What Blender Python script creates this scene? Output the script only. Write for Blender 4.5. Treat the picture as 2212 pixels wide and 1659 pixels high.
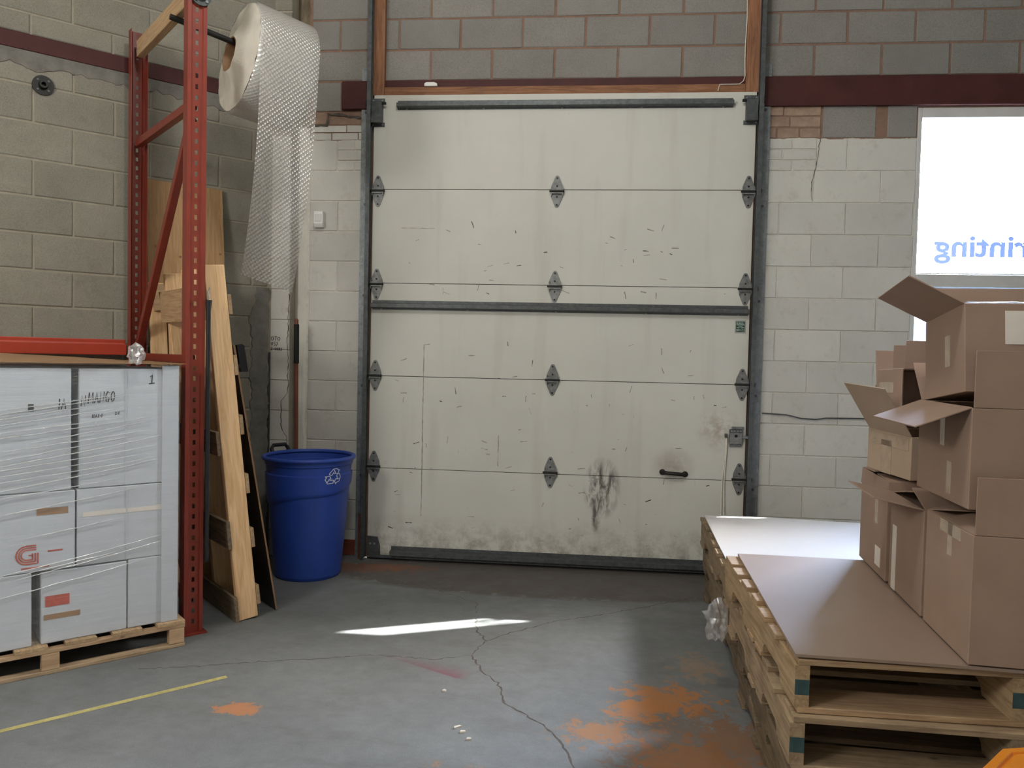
import bpy, bmesh, math, random
from mathutils import Vector, Matrix, noise as mnoise

# ------------------------------------------------------------------ scene, camera, light
scn = bpy.context.scene
C = scn.collection
for o in list(bpy.data.objects):
    bpy.data.objects.remove(o)
random.seed(7)
R2 = math.sqrt(0.5)

cam_d = bpy.data.cameras.new('camera')
cam = bpy.data.objects.new('camera', cam_d)
C.objects.link(cam)
scn.camera = cam
FPX, YAW, PITCH, ROLL = 1689.24, 0.0948, -0.0366, 0.0225
cam_d.sensor_fit = 'HORIZONTAL'
cam_d.sensor_width = 36.0
cam_d.lens = FPX / 2212 * 36.0
cam_d.clip_start = 0.05
fw = Vector((-math.sin(YAW) * math.cos(PITCH), math.cos(YAW) * math.cos(PITCH), math.sin(PITCH)))
rt = Vector((math.cos(YAW), math.sin(YAW), 0))
up = rt.cross(fw)
rt2 = rt * math.cos(ROLL) + up * math.sin(ROLL)
up2 = -rt * math.sin(ROLL) + up * math.cos(ROLL)
m = Matrix((rt2, up2, -fw)).transposed().to_4x4()
m.translation = Vector((1.4267, -5.0533, 1.374))
cam.matrix_world = m

# daylight: clear sky, sun low over the street side of the building
SUN_AZ = Vector((2.25, 1.0, 0)).normalized()      # towards the sun, along the ground
SUN_EL = math.atan(0.70)
world = bpy.data.worlds.new('world')
scn.world = world
world.use_nodes = True
wn = world.node_tree
wn.nodes.clear()
w_out = wn.nodes.new('ShaderNodeOutputWorld')
w_bg = wn.nodes.new('ShaderNodeBackground')
w_sky = wn.nodes.new('ShaderNodeTexSky')
w_sky.sky_type = 'NISHITA'
w_sky.sun_disc = False
w_sky.sun_elevation = SUN_EL
w_sky.sun_rotation = math.atan2(SUN_AZ.x, SUN_AZ.y)
w_bg.inputs[1].default_value = 50.0
wn.links.new(w_sky.outputs[0], w_bg.inputs[0])
wn.links.new(w_bg.outputs[0], w_out.inputs[0])

def lamp(name, kind, loc, direction, energy, color, **kw):
    d = bpy.data.lights.new(name, kind)
    d.energy = energy
    d.color = color
    for k, v in kw.items():
        setattr(d, k, v)
    o = bpy.data.objects.new(name, d)
    C.objects.link(o)
    o.location = loc
    o.rotation_euler = Vector(direction).to_track_quat('-Z', 'Y').to_euler()
    return o

to_sun = Vector((SUN_AZ.x * math.cos(SUN_EL), SUN_AZ.y * math.cos(SUN_EL), math.sin(SUN_EL)))
lamp('sun', 'SUN', (8, 6, 9), -to_sun, 85.0, (1.0, 0.97, 0.92), angle=0.009)
# ceiling lamp over the aisle, above the picture; unseen fill lamps added behind the viewer
LAMPC = (1.0, 0.99, 0.955)
lamp('ceiling_lamp_aisle', 'POINT', (1.0, -3.15, 4.05), (0, 0, -1), 112, LAMPC, shadow_soft_size=0.22)
lamp('fill_lamp_left', 'POINT', (-1.5, -5.4, 2.9), (0, 0, -1), 265, LAMPC, shadow_soft_size=0.5)  # unseen fill, hung low to brighten the lower door
lamp('fill_lamp_rear', 'POINT', (0.6, -8.0, 2.7), (0, 0, -1), 20, LAMPC, shadow_soft_size=0.22)  # weak unseen fill, added for light from behind
# the window lets the sky in: a portal guides the sampling, it gives no light of its own
prt = lamp('window_portal', 'AREA', (3.9, 0.40, 2.05), (0, -1, 0), 1.0, (1, 1, 1), shape='RECTANGLE', size=1.1, size_y=1.9)
prt.data.cycles.is_portal = True

scn.view_settings.view_transform = 'Standard'
scn.view_settings.look = 'None'
scn.view_settings.gamma = 1.0
scn.view_settings.use_curve_mapping = False
scn.view_settings.exposure = 0.0
scn.cycles.use_denoising = True
scn.cycles.max_bounces = 5
scn.cycles.diffuse_bounces = 3
scn.cycles.glossy_bounces = 2
scn.cycles.transmission_bounces = 3
scn.cycles.transparent_max_bounces = 10
scn.cycles.use_light_tree = False
scn.cycles.use_adaptive_sampling = True
scn.cycles.adaptive_threshold = 0.08
scn.cycles.sample_clamp_indirect = 6.0
scn.cycles.caustics_reflective = False
scn.cycles.caustics_refractive = False

# ------------------------------------------------------------------ helpers
def srgb(r, g, b):
    f = lambda c: (c / 255 / 12.92) if c <= 10 else ((c / 255 + 0.055) / 1.055) ** 2.4
    return (f(r), f(g), f(b), 1)

class N:
    """small node-tree writer"""
    def __init__(self, name):
        self.m = bpy.data.materials.new(name)
        self.m.use_nodes = True
        self.t = self.m.node_tree
        self.b = self.t.nodes['Principled BSDF']
        self.o = self.t.nodes['Material Output']
    def n(self, typ, **kw):
        nd = self.t.nodes.new(typ)
        for k, v in kw.items():
            setattr(nd, k, v)
        return nd
    def l(self, a, b):
        self.t.links.new(a, b)
    def sock(self, s, v):
        if hasattr(v, 'is_output'):
            self.l(v, s)
        else:
            s.default_value = v
    def coord(self, which='Object', scale=(1, 1, 1), rot=(0, 0, 0), loc=(0, 0, 0)):
        if which == 'World':
            src = self.n('ShaderNodeNewGeometry').outputs['Position']
        else:
            src = self.n('ShaderNodeTexCoord').outputs[which]
        mp = self.n('ShaderNodeMapping')
        mp.inputs['Scale'].default_value = scale
        mp.inputs['Rotation'].default_value = rot
        mp.inputs['Location'].default_value = loc
        self.l(src, mp.inputs['Vector'])
        return mp.outputs[0]
    def noise(self, vec, scale, detail=4, rough=0.6, dist=0.0):
        nd = self.n('ShaderNodeTexNoise')
        nd.inputs['Scale'].default_value = scale
        nd.inputs['Detail'].default_value = detail
        nd.inputs['Roughness'].default_value = rough
        nd.inputs['Distortion'].default_value = dist
        self.l(vec, nd.inputs['Vector'])
        return nd.outputs['Fac']
    def ramp(self, fac, stops):
        nd = self.n('ShaderNodeMapRange')
        nd.clamp = True
        (a, va), (b, vb) = stops
        for k, v in zip(('From Min', 'From Max', 'To Min', 'To Max'), (a, b, va, vb)):
            nd.inputs[k].default_value = v
        self.l(fac, nd.inputs['Value'])
        return nd.outputs[0]
    def math(self, op, a, b=0.0, clamp=False):
        nd = self.n('ShaderNodeMath', operation=op, use_clamp=clamp)
        self.sock(nd.inputs[0], a)
        self.sock(nd.inputs[1], b)
        return nd.outputs[0]
    def mix(self, fac, a, b, blend='MIX'):
        nd = self.n('ShaderNodeMix', data_type='RGBA', blend_type=blend)
        self.sock(nd.inputs[0], fac)
        self.sock(nd.inputs[6], a)
        self.sock(nd.inputs[7], b)
        return nd.outputs[2]
    def blob(self, vec_world, c, r):
        """1 at c falling to 0 at radius r (r may be a triple)"""
        mp = self.n('ShaderNodeMapping')
        r = (r, r, r) if not hasattr(r, '__len__') else r
        mp.inputs['Scale'].default_value = tuple(1 / q for q in r)
        mp.inputs['Location'].default_value = tuple(-a / q for a, q in zip(c, r))
        self.l(vec_world, mp.inputs['Vector'])
        ln = self.n('ShaderNodeVectorMath', operation='LENGTH')
        self.l(mp.outputs[0], ln.inputs[0])
        return self.ramp(ln.outputs['Value'], ((0, 1), (1, 0)))
    def objrand(self, lo, hi):
        r = self.n('ShaderNodeObjectInfo').outputs['Random']
        return self.ramp(r, ((0, lo), (1, hi)))
    def bump(self, h, strength, dist=0.01):
        nd = self.n('ShaderNodeBump')
        nd.inputs['Strength'].default_value = strength
        nd.inputs['Distance'].default_value = dist
        self.l(h, nd.inputs['Height'])
        self.l(nd.outputs[0], self.b.inputs['Normal'])
    def fin(self, col, rough=0.6, metal=0.0, spec=0.5):
        self.sock(self.b.inputs['Base Color'], col)
        self.sock(self.b.inputs['Roughness'], rough)
        self.sock(self.b.inputs['Metallic'], metal)
        self.b.inputs['Specular IOR Level'].default_value = spec
        return self.m

MATS = {}
def mat(name, col, rough=0.6, metal=0.0, var=0.12, scale=12, fine=0.0, fscale=150, rand=0.0, bump=0.0, bscale=80, spec=0.4, stretch=(1, 1, 1), detail=3):
    k = N(name)
    v = k.coord('Object', stretch)
    f = k.ramp(k.noise(v, scale, detail), ((0.3, 1 - var), (0.7, 1 + var)))
    if fine:
        f2 = k.ramp(k.noise(v, fscale, 2), ((0.3, 1 - fine), (0.7, 1 + fine)))
        f = k.math('MULTIPLY', f, f2)
    if rand:
        f = k.math('MULTIPLY', f, k.objrand(1 - rand, 1 + rand))
    g = k.n('ShaderNodeCombineColor')
    for i in range(3):
        k.l(f, g.inputs[i])
    c = k.mix(1.0, col, g.outputs[0], 'MULTIPLY')
    if bump:
        k.bump(k.noise(v, bscale, 3), bump, 0.004)
    MATS[name] = k.fin(c, rough, metal, spec)
    return MATS[name]

def wood(name, col, dark, axis='x', rand=0.15, rough=0.7, knots=True, dirt=0.0):
    """plain-sawn wood, grain along the local axis"""
    k = N(name)
    s = {'x': (0.6, 9, 9), 'y': (9, 0.6, 9), 'z': (9, 9, 0.6)}[axis]
    info = k.n('ShaderNodeObjectInfo').outputs['Random']
    off = k.n('ShaderNodeCombineXYZ')
    k.l(k.math('MULTIPLY', info, 37.0), off.inputs[0])
    k.l(k.math('MULTIPLY', info, 11.0), off.inputs[2])
    add = k.n('ShaderNodeVectorMath', operation='ADD')
    k.l(k.coord('Object'), add.inputs[0])
    k.l(off.outputs[0], add.inputs[1])
    mp = k.n('ShaderNodeMapping')
    mp.inputs['Scale'].default_value = s
    k.l(add.outputs[0], mp.inputs['Vector'])
    g = k.noise(mp.outputs[0], 6, 4, 0.65, 1.2)
    c = k.mix(k.ramp(g, ((0.32, 1), (0.62, 0))), col, dark)
    if knots:
        mp2 = k.n('ShaderNodeMapping')
        mp2.inputs['Scale'].default_value = tuple(1.0 if q < 1 else 2.2 for q in s)
        k.l(add.outputs[0], mp2.inputs['Vector'])
        vo = k.n('ShaderNodeTexVoronoi')
        vo.inputs['Scale'].default_value = 4.0
        k.l(mp2.outputs[0], vo.inputs['Vector'])
        c = k.mix(k.ramp(vo.outputs['Distance'], ((0.035, 0.75), (0.075, 0))), c, tuple(q * 0.35 for q in dark[:3]) + (1,))
    if dirt:
        dn = k.noise(add.outputs[0], 5, 5, 0.7)
        c = k.mix(k.ramp(dn, ((0.45, 0), (0.75, dirt))), c, srgb(70, 64, 58))
    br = k.objrand(1 - rand, 1 + rand)
    gc = k.n('ShaderNodeCombineColor')
    for i in range(3):
        k.l(br, gc.inputs[i])
    c = k.mix(1.0, c, gc.outputs[0], 'MULTIPLY')
    k.bump(g, 0.25, 0.002)
    MATS[name] = k.fin(c, rough, 0, 0.25)
    return MATS[name]

class G:
    """mesh collector"""
    def __init__(self):
        self.v, self.f = [], []
    def add(self, vs, fs):
        b = len(self.v)
        self.v += [tuple(q) for q in vs]
        self.f += [tuple(b + i for i in q) for q in fs]
        return self
    def box(self, lo, hi):
        (a, b, c), (d, e, f) = lo, hi
        vs = [(a, b, c), (d, b, c), (d, e, c), (a, e, c), (a, b, f), (d, b, f), (d, e, f), (a, e, f)]
        return self.add(vs, [(0, 3, 2, 1), (4, 5, 6, 7), (0, 1, 5, 4), (1, 2, 6, 5), (2, 3, 7, 6), (3, 0, 4, 7)])
    def obox(self, c, u, v, w):
        """box from centre and three half-axis vectors"""
        c, u, v, w = Vector(c), Vector(u), Vector(v), Vector(w)
        vs = [c + u * i + v * j + w * k for k in (-1, 1) for (i, j) in ((-1, -1), (1, -1), (1, 1), (-1, 1))]
        fs = [(0, 3, 2, 1), (4, 5, 6, 7), (0, 1, 5, 4), (1, 2, 6, 5), (2, 3, 7, 6), (3, 0, 4, 7)]
        if u.cross(v).dot(w) < 0:
            fs = [q[::-1] for q in fs]
        return self.add(vs, fs)
    def prism(self, poly, o, u, v, w):
        """polygon (in u,v from o) extruded along vector w"""
        o, u, v, w = Vector(o), Vector(u), Vector(v), Vector(w)
        n = len(poly)
        vs = [o + u * a + v * b for a, b in poly] + [o + u * a + v * b + w for a, b in poly]
        fs = [tuple(range(n - 1, -1, -1)), tuple(range(n, 2 * n))] + [(i, (i + 1) % n, n + (i + 1) % n, n + i) for i in range(n)]
        area = sum(poly[i][0] * poly[(i + 1) % n][1] - poly[(i + 1) % n][0] * poly[i][1] for i in range(n))
        if (u.cross(v).dot(w) < 0) != (area < 0):
            fs = [q[::-1] for q in fs]
        return self.add(vs, fs)
    def tube(self, path, r, seg=10, closed=False):
        P = [Vector(q) for q in path]
        n = len(P)
        rr = r if hasattr(r, '__len__') else [r] * n
        ref = None
        rings = []
        for i in range(n):
            a = P[(i - 1) % n] if (closed or i) else P[i]
            b = P[(i + 1) % n] if (closed or i < n - 1) else P[i]
            d = (b - a).normalized()
            if ref is None:
                ref = d.orthogonal().normalized()
            else:
                ref = (ref - d * ref.dot(d)).normalized()
            s = d.cross(ref)
            rings.append([P[i] + (ref * math.cos(t) + s * math.sin(t)) * rr[i] for t in [2 * math.pi * k / seg for k in range(seg)]])
        vs = [q for ring in rings for q in ring]
        fs = []
        for i in range(n if closed else n - 1):
            j = (i + 1) % n
            for k in range(seg):
                k2 = (k + 1) % seg
                fs.append((i * seg + k, i * seg + k2, j * seg + k2, j * seg + k))
        if not closed:
            fs.append(tuple(range(seg - 1, -1, -1)))
            fs.append(tuple((n - 1) * seg + k for k in range(seg)))
        return self.add(vs, fs)
    def cyl(self, a, b, r, seg=16):
        return self.tube([a, b], r, seg)
    def ribbon(self, pts, width, nrm, th=0.0):
        """flat stroke along pts, lying in the plane with normal nrm"""
        P = [Vector(q) for q in pts]
        nrm = Vector(nrm).normalized()
        vs = []
        for i, q in enumerate(P):
            d = (P[min(i + 1, len(P) - 1)] - P[max(i - 1, 0)]).normalized()
            s = nrm.cross(d).normalized() * width / 2
            vs += [q - s, q + s]
        return self.add(vs, [(2 * i, 2 * i + 1, 2 * i + 3, 2 * i + 2)[::-1] for i in range(len(P) - 1)])
    def lathe(self, prof, c, seg=48, warp=None):
        c = Vector(c)
        vs = []
        for (r, z) in prof:
            for k in range(seg):
                t = 2 * math.pi * k / seg
                q = r if warp is None else warp(r, z, t)
                vs.append(c + Vector((q * math.cos(t), q * math.sin(t), z)))
        fs = []
        for i in range(len(prof) - 1):
            for k in range(seg):
                k2 = (k + 1) % seg
                fs.append((i * seg + k, i * seg + k2, (i + 1) * seg + k2, (i + 1) * seg + k))
        return self.add(vs, fs)
    def mesh(self, name):
        me = bpy.data.meshes.new(name)
        me.from_pydata(self.v, [], self.f)
        me.update()
        return me
    def build(self, name, material, parent=None, smooth=False, world=False, bevel=0.0, label=None):
        if world and parent is not None:
            q = parent.location
            self.v = [(a - q.x, b - q.y, c - q.z) for a, b, c in self.v]
        me = self.mesh(name)
        return obj(name, me, material, parent, smooth, bevel, label)

def obj(name, me, material, parent=None, smooth=False, bevel=0.0, label=None):
    if isinstance(material, str):
        material = MATS[material]
    if not me.materials:
        me.materials.append(material)
    if smooth:
        me.polygons.foreach_set('use_smooth', [True] * len(me.polygons))
        try:
            me.set_sharp_from_angle(angle=math.radians(40))
        except Exception:
            pass
    o = bpy.data.objects.new(name, me)
    C.objects.link(o)
    o.parent = parent
    if bevel:
        b = o.modifiers.new('bevel', 'BEVEL')
        b.width = bevel
        b.segments = 2
        b.limit_method = 'ANGLE'
    if label:
        o['label'] = label
    return o

def tag(o, label, cat, group=None, kind=None):
    o['label'] = label
    o['category'] = cat
    if group:
        o['group'] = group
    if kind:
        o['kind'] = kind
    return o

def thing(name, label, cat, loc=(0, 0, 0), rz=0.0, group=None, rot=None, kind=None):
    o = bpy.data.objects.new(name, None)
    C.objects.link(o)
    o.location = loc
    o.rotation_euler = rot if rot else (0, 0, rz)
    o.empty_display_size = 0.1
    return tag(o, label, cat, group, kind)

# strokes for hand lettering, cell 1 high
GLYPH = {
    'K': (0.75, [[(0.08, 1), (0, 0)], [(0.7, 0.95), (0.05, 0.45), (0.72, 0)]]),
    'O': (0.75, [[(0.3, 0.95), (0.05, 0.7), (0.05, 0.3), (0.3, 0.05), (0.55, 0.15), (0.65, 0.5), (0.55, 0.85), (0.3, 0.95)]]),
    'U': (0.75, [[(0.05, 0.95), (0.02, 0.4), (0.2, 0.05), (0.5, 0.15), (0.6, 0.9)]]),
    'T': (0.7, [[(0, 0.95), (0.7, 1.0)], [(0.38, 0.98), (0.3, 0)]]),
    'D': (0.75, [[(0.1, 0.9), (0.08, 0.1), (0.5, 0.3), (0.62, 0.6), (0.45, 0.9), (0.1, 0.9)]]),
    '(': (0.35, [[(0.25, 1.05), (0.05, 0.6), (0.05, 0.3), (0.2, -0.1)]]),
    ')': (0.4, [[(0.2, 1.05), (0.35, 0.6), (0.28, 0.3), (0.02, -0.1)]]),
    '9': (0.6, [[(0.5, 0.85), (0.2, 1), (0.1, 0.7), (0.3, 0.55), (0.5, 0.85), (0.3, -0.1)]]),
    '0': (0.55, [[(0.25, 0.9), (0.05, 0.5), (0.2, 0.05), (0.45, 0.3), (0.42, 0.75), (0.25, 0.9)]]),
    '5': (0.6, [[(0.55, 0.95), (0.15, 0.95), (0.12, 0.55), (0.45, 0.5), (0.5, 0.2), (0.1, 0.05)]]),
    '4': (0.6, [[(0.25, 0.9), (0.02, 0.4), (0.5, 0.4)], [(0.45, 0.9), (0.35, 0)]]),
    '2': (0.6, [[(0.08, 0.8), (0.3, 0.95), (0.45, 0.7), (0.05, 0.05), (0.55, 0.05)]]),
    '8': (0.6, [[(0.45, 0.85), (0.2, 0.95), (0.12, 0.7), (0.45, 0.35), (0.3, 0.02), (0.08, 0.25), (0.45, 0.65), (0.45, 0.85)]]),
    '-': (0.4, [[(0.02, 0.45), (0.32, 0.5)]]),
    'M': (1.0, [[(0, 0), (0.12, 1), (0.4, 0.25), (0.75, 1), (0.85, 0)]]),
    'A': (0.8, [[(0, 0), (0.35, 1), (0.65, 0)], [(0.12, 0.4), (0.6, 0.4)]]),
    'N': (0.85, [[(0, 0), (0.08, 1), (0.6, 0), (0.7, 1)]]),
    'G': (0.85, [[(0.65, 0.85), (0.35, 1), (0.05, 0.6), (0.15, 0.1), (0.5, 0.02), (0.65, 0.4), (0.4, 0.42)]]),
    'I': (0.35, [[(0.15, 1), (0.1, 0)]]),
    '1': (0.7, [[(0.15, 0.8), (0.38, 1), (0.36, 0.02)], [(0.05, 0.0), (0.7, 0.04)]]),
    ' ': (0.6, []),
}
def scrawl(text, o, u, v, h, width, nrm, xs=1.0):
    g = G()
    o, u, v = Vector(o), Vector(u), Vector(v)
    x = 0.0
    for ch in text:
        w, strokes = GLYPH[ch]
        for s in strokes:
            g.ribbon([o + u * ((x + a) * h * xs) + v * (b * h) for a, b in s], width, nrm)
        x += w + 0.12
    return g

def type_mesh(text, size, bold=0.0, spacing=1.0):
    """mesh of printed lettering in the xy plane, origin at lower left"""
    cu = bpy.data.curves.new('lettering', 'FONT')
    cu.body = text
    cu.size = size
    cu.offset = bold
    cu.space_character = spacing
    cu.resolution_u = 4
    t = bpy.data.objects.new('lettering', cu)
    C.objects.link(t)
    dg = bpy.context.evaluated_depsgraph_get()
    me = bpy.data.meshes.new_from_object(t.evaluated_get(dg))
    bpy.data.objects.remove(t)
    me.materials.clear()
    return me

def place_type(name, text, size, mat_, parent, origin, u, v, bold=0.0, width=None, spacing=1.0):
    """lettering laid with its baseline along u and its height along v (parent space)"""
    me = type_mesh(text, size, bold, spacing)
    xs = [q.co.x for q in me.vertices]
    k = (width / (max(xs) - min(xs))) if width else 1.0
    x0 = min(xs)
    u, v, origin = Vector(u), Vector(v), Vector(origin)
    for q in me.vertices:
        q.co = origin + u * ((q.co.x - x0) * k) + v * q.co.y
    me.update()
    return obj(name, me, mat_, parent)

# ------------------------------------------------------------------ materials
def block_mat(name, col, spread, speck, dirt=None, dirt_amt=0.0):
    k = N(name)
    v = k.coord('World')
    f = k.ramp(k.noise(v, 3.5, 3, 0.65), ((0.3, 1 - spread), (0.7, 1 + spread)))
    f = k.math('MULTIPLY', f, k.ramp(k.noise(v, 170, 2, 0.8), ((0.28, 1 - speck), (0.6, 1 + speck * 0.4))))
    f = k.math('MULTIPLY', f, k.objrand(0.93, 1.07))
    g = k.n('ShaderNodeCombineColor')
    for i in range(3):
        k.l(f, g.inputs[i])
    c = k.mix(1.0, col, g.outputs[0], 'MULTIPLY')
    if dirt:
        c = k.mix(k.ramp(k.noise(v, 9, 4, 0.75), ((0.56, 0), (0.8, dirt_amt))), c, dirt)
    k.bump(k.noise(v, 130, 2, 0.7), 0.35, 0.004)
    MATS[name] = k.fin(c, 0.9, 0, 0.15)

block_mat('block_grey', srgb(140, 136, 130), 0.07, 0.22)
block_mat('block_beige', srgb(144, 139, 127), 0.10, 0.22, srgb(112, 106, 96), 0.5)
block_mat('block_paint', srgb(206, 203, 195), 0.04, 0.03, srgb(150, 138, 122), 0.35)
mat('mortar_red', srgb(150, 112, 94), 0.95, var=0.2, scale=14, bump=0.5, bscale=60)
mat('mortar_beige', srgb(158, 150, 134), 0.95, var=0.12, scale=10, bump=0.5, bscale=60)
mat('mortar_paint', srgb(214, 210, 198), 0.9, var=0.06, scale=8, bump=0.3, bscale=60)
mat('brick_dirty', srgb(152, 128, 110), 0.95, var=0.25, scale=16, rand=0.12, bump=0.5)
mat('render_brown', srgb(112, 100, 82), 0.95, var=0.3, scale=10, bump=0.6, bscale=40, stretch=(4, 4, 1))
mat('render_grey', srgb(120, 117, 110), 0.95, var=0.22, scale=14, bump=0.6, bscale=50)
mat('steel_maroon', srgb(74, 36, 34), 0.6, var=0.18, scale=7, spec=0.3)
mat('galv', srgb(134, 138, 140), 0.45, 0.35, var=0.22, scale=26, fine=0.15, fscale=90)
mat('galv_dark', srgb(84, 87, 88), 0.45, 0.35, var=0.25, scale=30, fine=0.15, fscale=90)
mat('hinge_zinc', srgb(122, 123, 122), 0.45, 0.35, var=0.3, scale=40, rand=0.1)
mat('black_iron', srgb(38, 37, 35), 0.5, 0.3, var=0.2, scale=20)
mat('black_rubber', srgb(26, 26, 27), 0.7, var=0.15, scale=20)
mat('black_hole', srgb(14, 14, 14), 0.9, var=0.1)
mat('frame_paint', srgb(208, 206, 202), 0.5, var=0.08, scale=6)
mat('white_plastic', srgb(232, 231, 226), 0.4, var=0.03)
mat('rack_orange', srgb(132, 54, 40), 0.36, var=0.12, scale=9, fine=0.06, spec=0.5)
mat('beam_orange', srgb(176, 62, 40), 0.42, var=0.08, scale=7, spec=0.5)
wood('framing_wood', srgb(160, 114, 84), srgb(122, 82, 58), 'z', 0.08, dirt=0.3)
wood('framing_wood_x', srgb(160, 114, 84), srgb(122, 82, 58), 'x', 0.08, dirt=0.3)
wood('pine_z', srgb(238, 200, 154), srgb(214, 170, 122), 'z', 0.06)
wood('pine_x', srgb(192, 162, 126), srgb(166, 132, 98), 'x', 0.08)
wood('pine_y', srgb(192, 162, 126), srgb(166, 132, 98), 'y', 0.08)
wood('pallet_x', srgb(166, 144, 116), srgb(130, 108, 84), 'x', 0.16, dirt=0.55)
wood('pallet_y', srgb(166, 144, 116), srgb(130, 108, 84), 'y', 0.14, dirt=0.5)
wood('pallet_new_x', srgb(180, 152, 120), srgb(146, 116, 88), 'x', 0.12, dirt=0.25)
wood('pallet_new_y', srgb(180, 154, 120), srgb(146, 118, 88), 'y', 0.1, dirt=0.25)
wood('pallet_old_x', srgb(140, 122, 98), srgb(100, 84, 66), 'x', 0.18, dirt=0.7)
wood('pallet_old_y', srgb(142, 124, 100), srgb(102, 86, 68), 'y', 0.16, dirt=0.7)
wood('ply', srgb(184, 148, 108), srgb(160, 124, 86), 'z', 0.05)
mat('pallet_blue_end', srgb(58, 84, 86), 0.7, var=0.3, scale=20)
mat('dark_panel', srgb(48, 44, 42), 0.45, var=0.15, scale=8, spec=0.4)
mat('blue_plastic', srgb(46, 76, 166), 0.45, var=0.06, scale=6, spec=0.45, bump=0.05, bscale=200)
mat('black_plastic', srgb(32, 31, 34), 0.5, var=0.1, spec=0.4)
mat('broom_red', srgb(122, 68, 52), 0.45, var=0.12, scale=20)
mat('ink', srgb(28, 27, 30), 0.8, var=0.1)
mat('ink_red', srgb(176, 78, 62), 0.8, var=0.2, scale=60)
mat('print_white', srgb(222, 226, 236), 0.5, var=0.03)
mat('yellow_tape', srgb(172, 162, 104), 0.6, var=0.16, scale=25, fine=0.12)
mat('tape_clear', srgb(172, 152, 130), 0.18, var=0.1, scale=30, spec=0.8, bump=0.4, bscale=60)
mat('label_white', srgb(214, 206, 196), 0.5, var=0.06)
mat('carton_white', srgb(190, 194, 200), 0.5, var=0.05, scale=5, fine=0.02, rand=0.03, spec=0.5)
mat('kraft', srgb(150, 116, 84), 0.6, var=0.12, scale=6)
mat('sign_green', srgb(24, 66, 52), 0.4, var=0.08)
mat('sign_silver', srgb(168, 170, 168), 0.35, 0.6, var=0.08)
mat('sign_text', srgb(168, 186, 176), 0.4, var=0.05)
mat('rope', srgb(226, 220, 206), 0.8, var=0.1, scale=90)
mat('orange_plastic', srgb(226, 138, 34), 0.42, var=0.06, spec=0.5)
mat('crack_dark', srgb(84, 79, 73), 0.95, var=0.3, scale=30)
mat('score_grey', srgb(150, 142, 128), 0.8, var=0.2, scale=40)
mat('chip', srgb(206, 200, 186), 0.8, var=0.15)
mat('red_rust', srgb(122, 62, 48), 0.8, var=0.2, scale=12)

def carton_mat(name, col, rand=0.06):
    k = N(name)
    v = k.coord('Object')
    f = k.ramp(k.noise(v, 5, 4), ((0.3, 0.93), (0.7, 1.07)))
    wv = k.n('ShaderNodeTexWave', wave_type='BANDS', bands_direction='Z')
    wv.inputs['Scale'].default_value = 90
    wv.inputs['Distortion'].default_value = 0.4
    k.l(v, wv.inputs['Vector'])
    f = k.math('MULTIPLY', f, k.ramp(wv.outputs['Fac'], ((0, 0.985), (1, 1.015))))
    f = k.math('MULTIPLY', f, k.objrand(1 - rand, 1 + rand))
    g = k.n('ShaderNodeCombineColor')
    for i in range(3):
        k.l(f, g.inputs[i])
    k.bump(k.noise(v, 14, 3), 0.12, 0.01)
    MATS[name] = k.fin(k.mix(1.0, col, g.outputs[0], 'MULTIPLY'), 0.75, 0, 0.25)
carton_mat('cardboard', srgb(152, 128, 112))
carton_mat('cardboard_pale', srgb(166, 146, 126))

def sheet_mat(name, col, rough=0.5, spec=0.5):
    k = N(name)
    v = k.coord('Object')
    f = k.ramp(k.noise(v, 2.5, 4), ((0.3, 0.96), (0.7, 1.03)))
    g = k.n('ShaderNodeCombineColor')
    for i in range(3):
        k.l(f, g.inputs[i])
    MATS[name] = k.fin(k.mix(1.0, col, g.outputs[0], 'MULTIPLY'), rough, 0, spec)
sheet_mat('sheet_white', srgb(188, 185, 180))
sheet_mat('sheet_grey', srgb(146, 126, 112), 0.38, 0.8)

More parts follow.
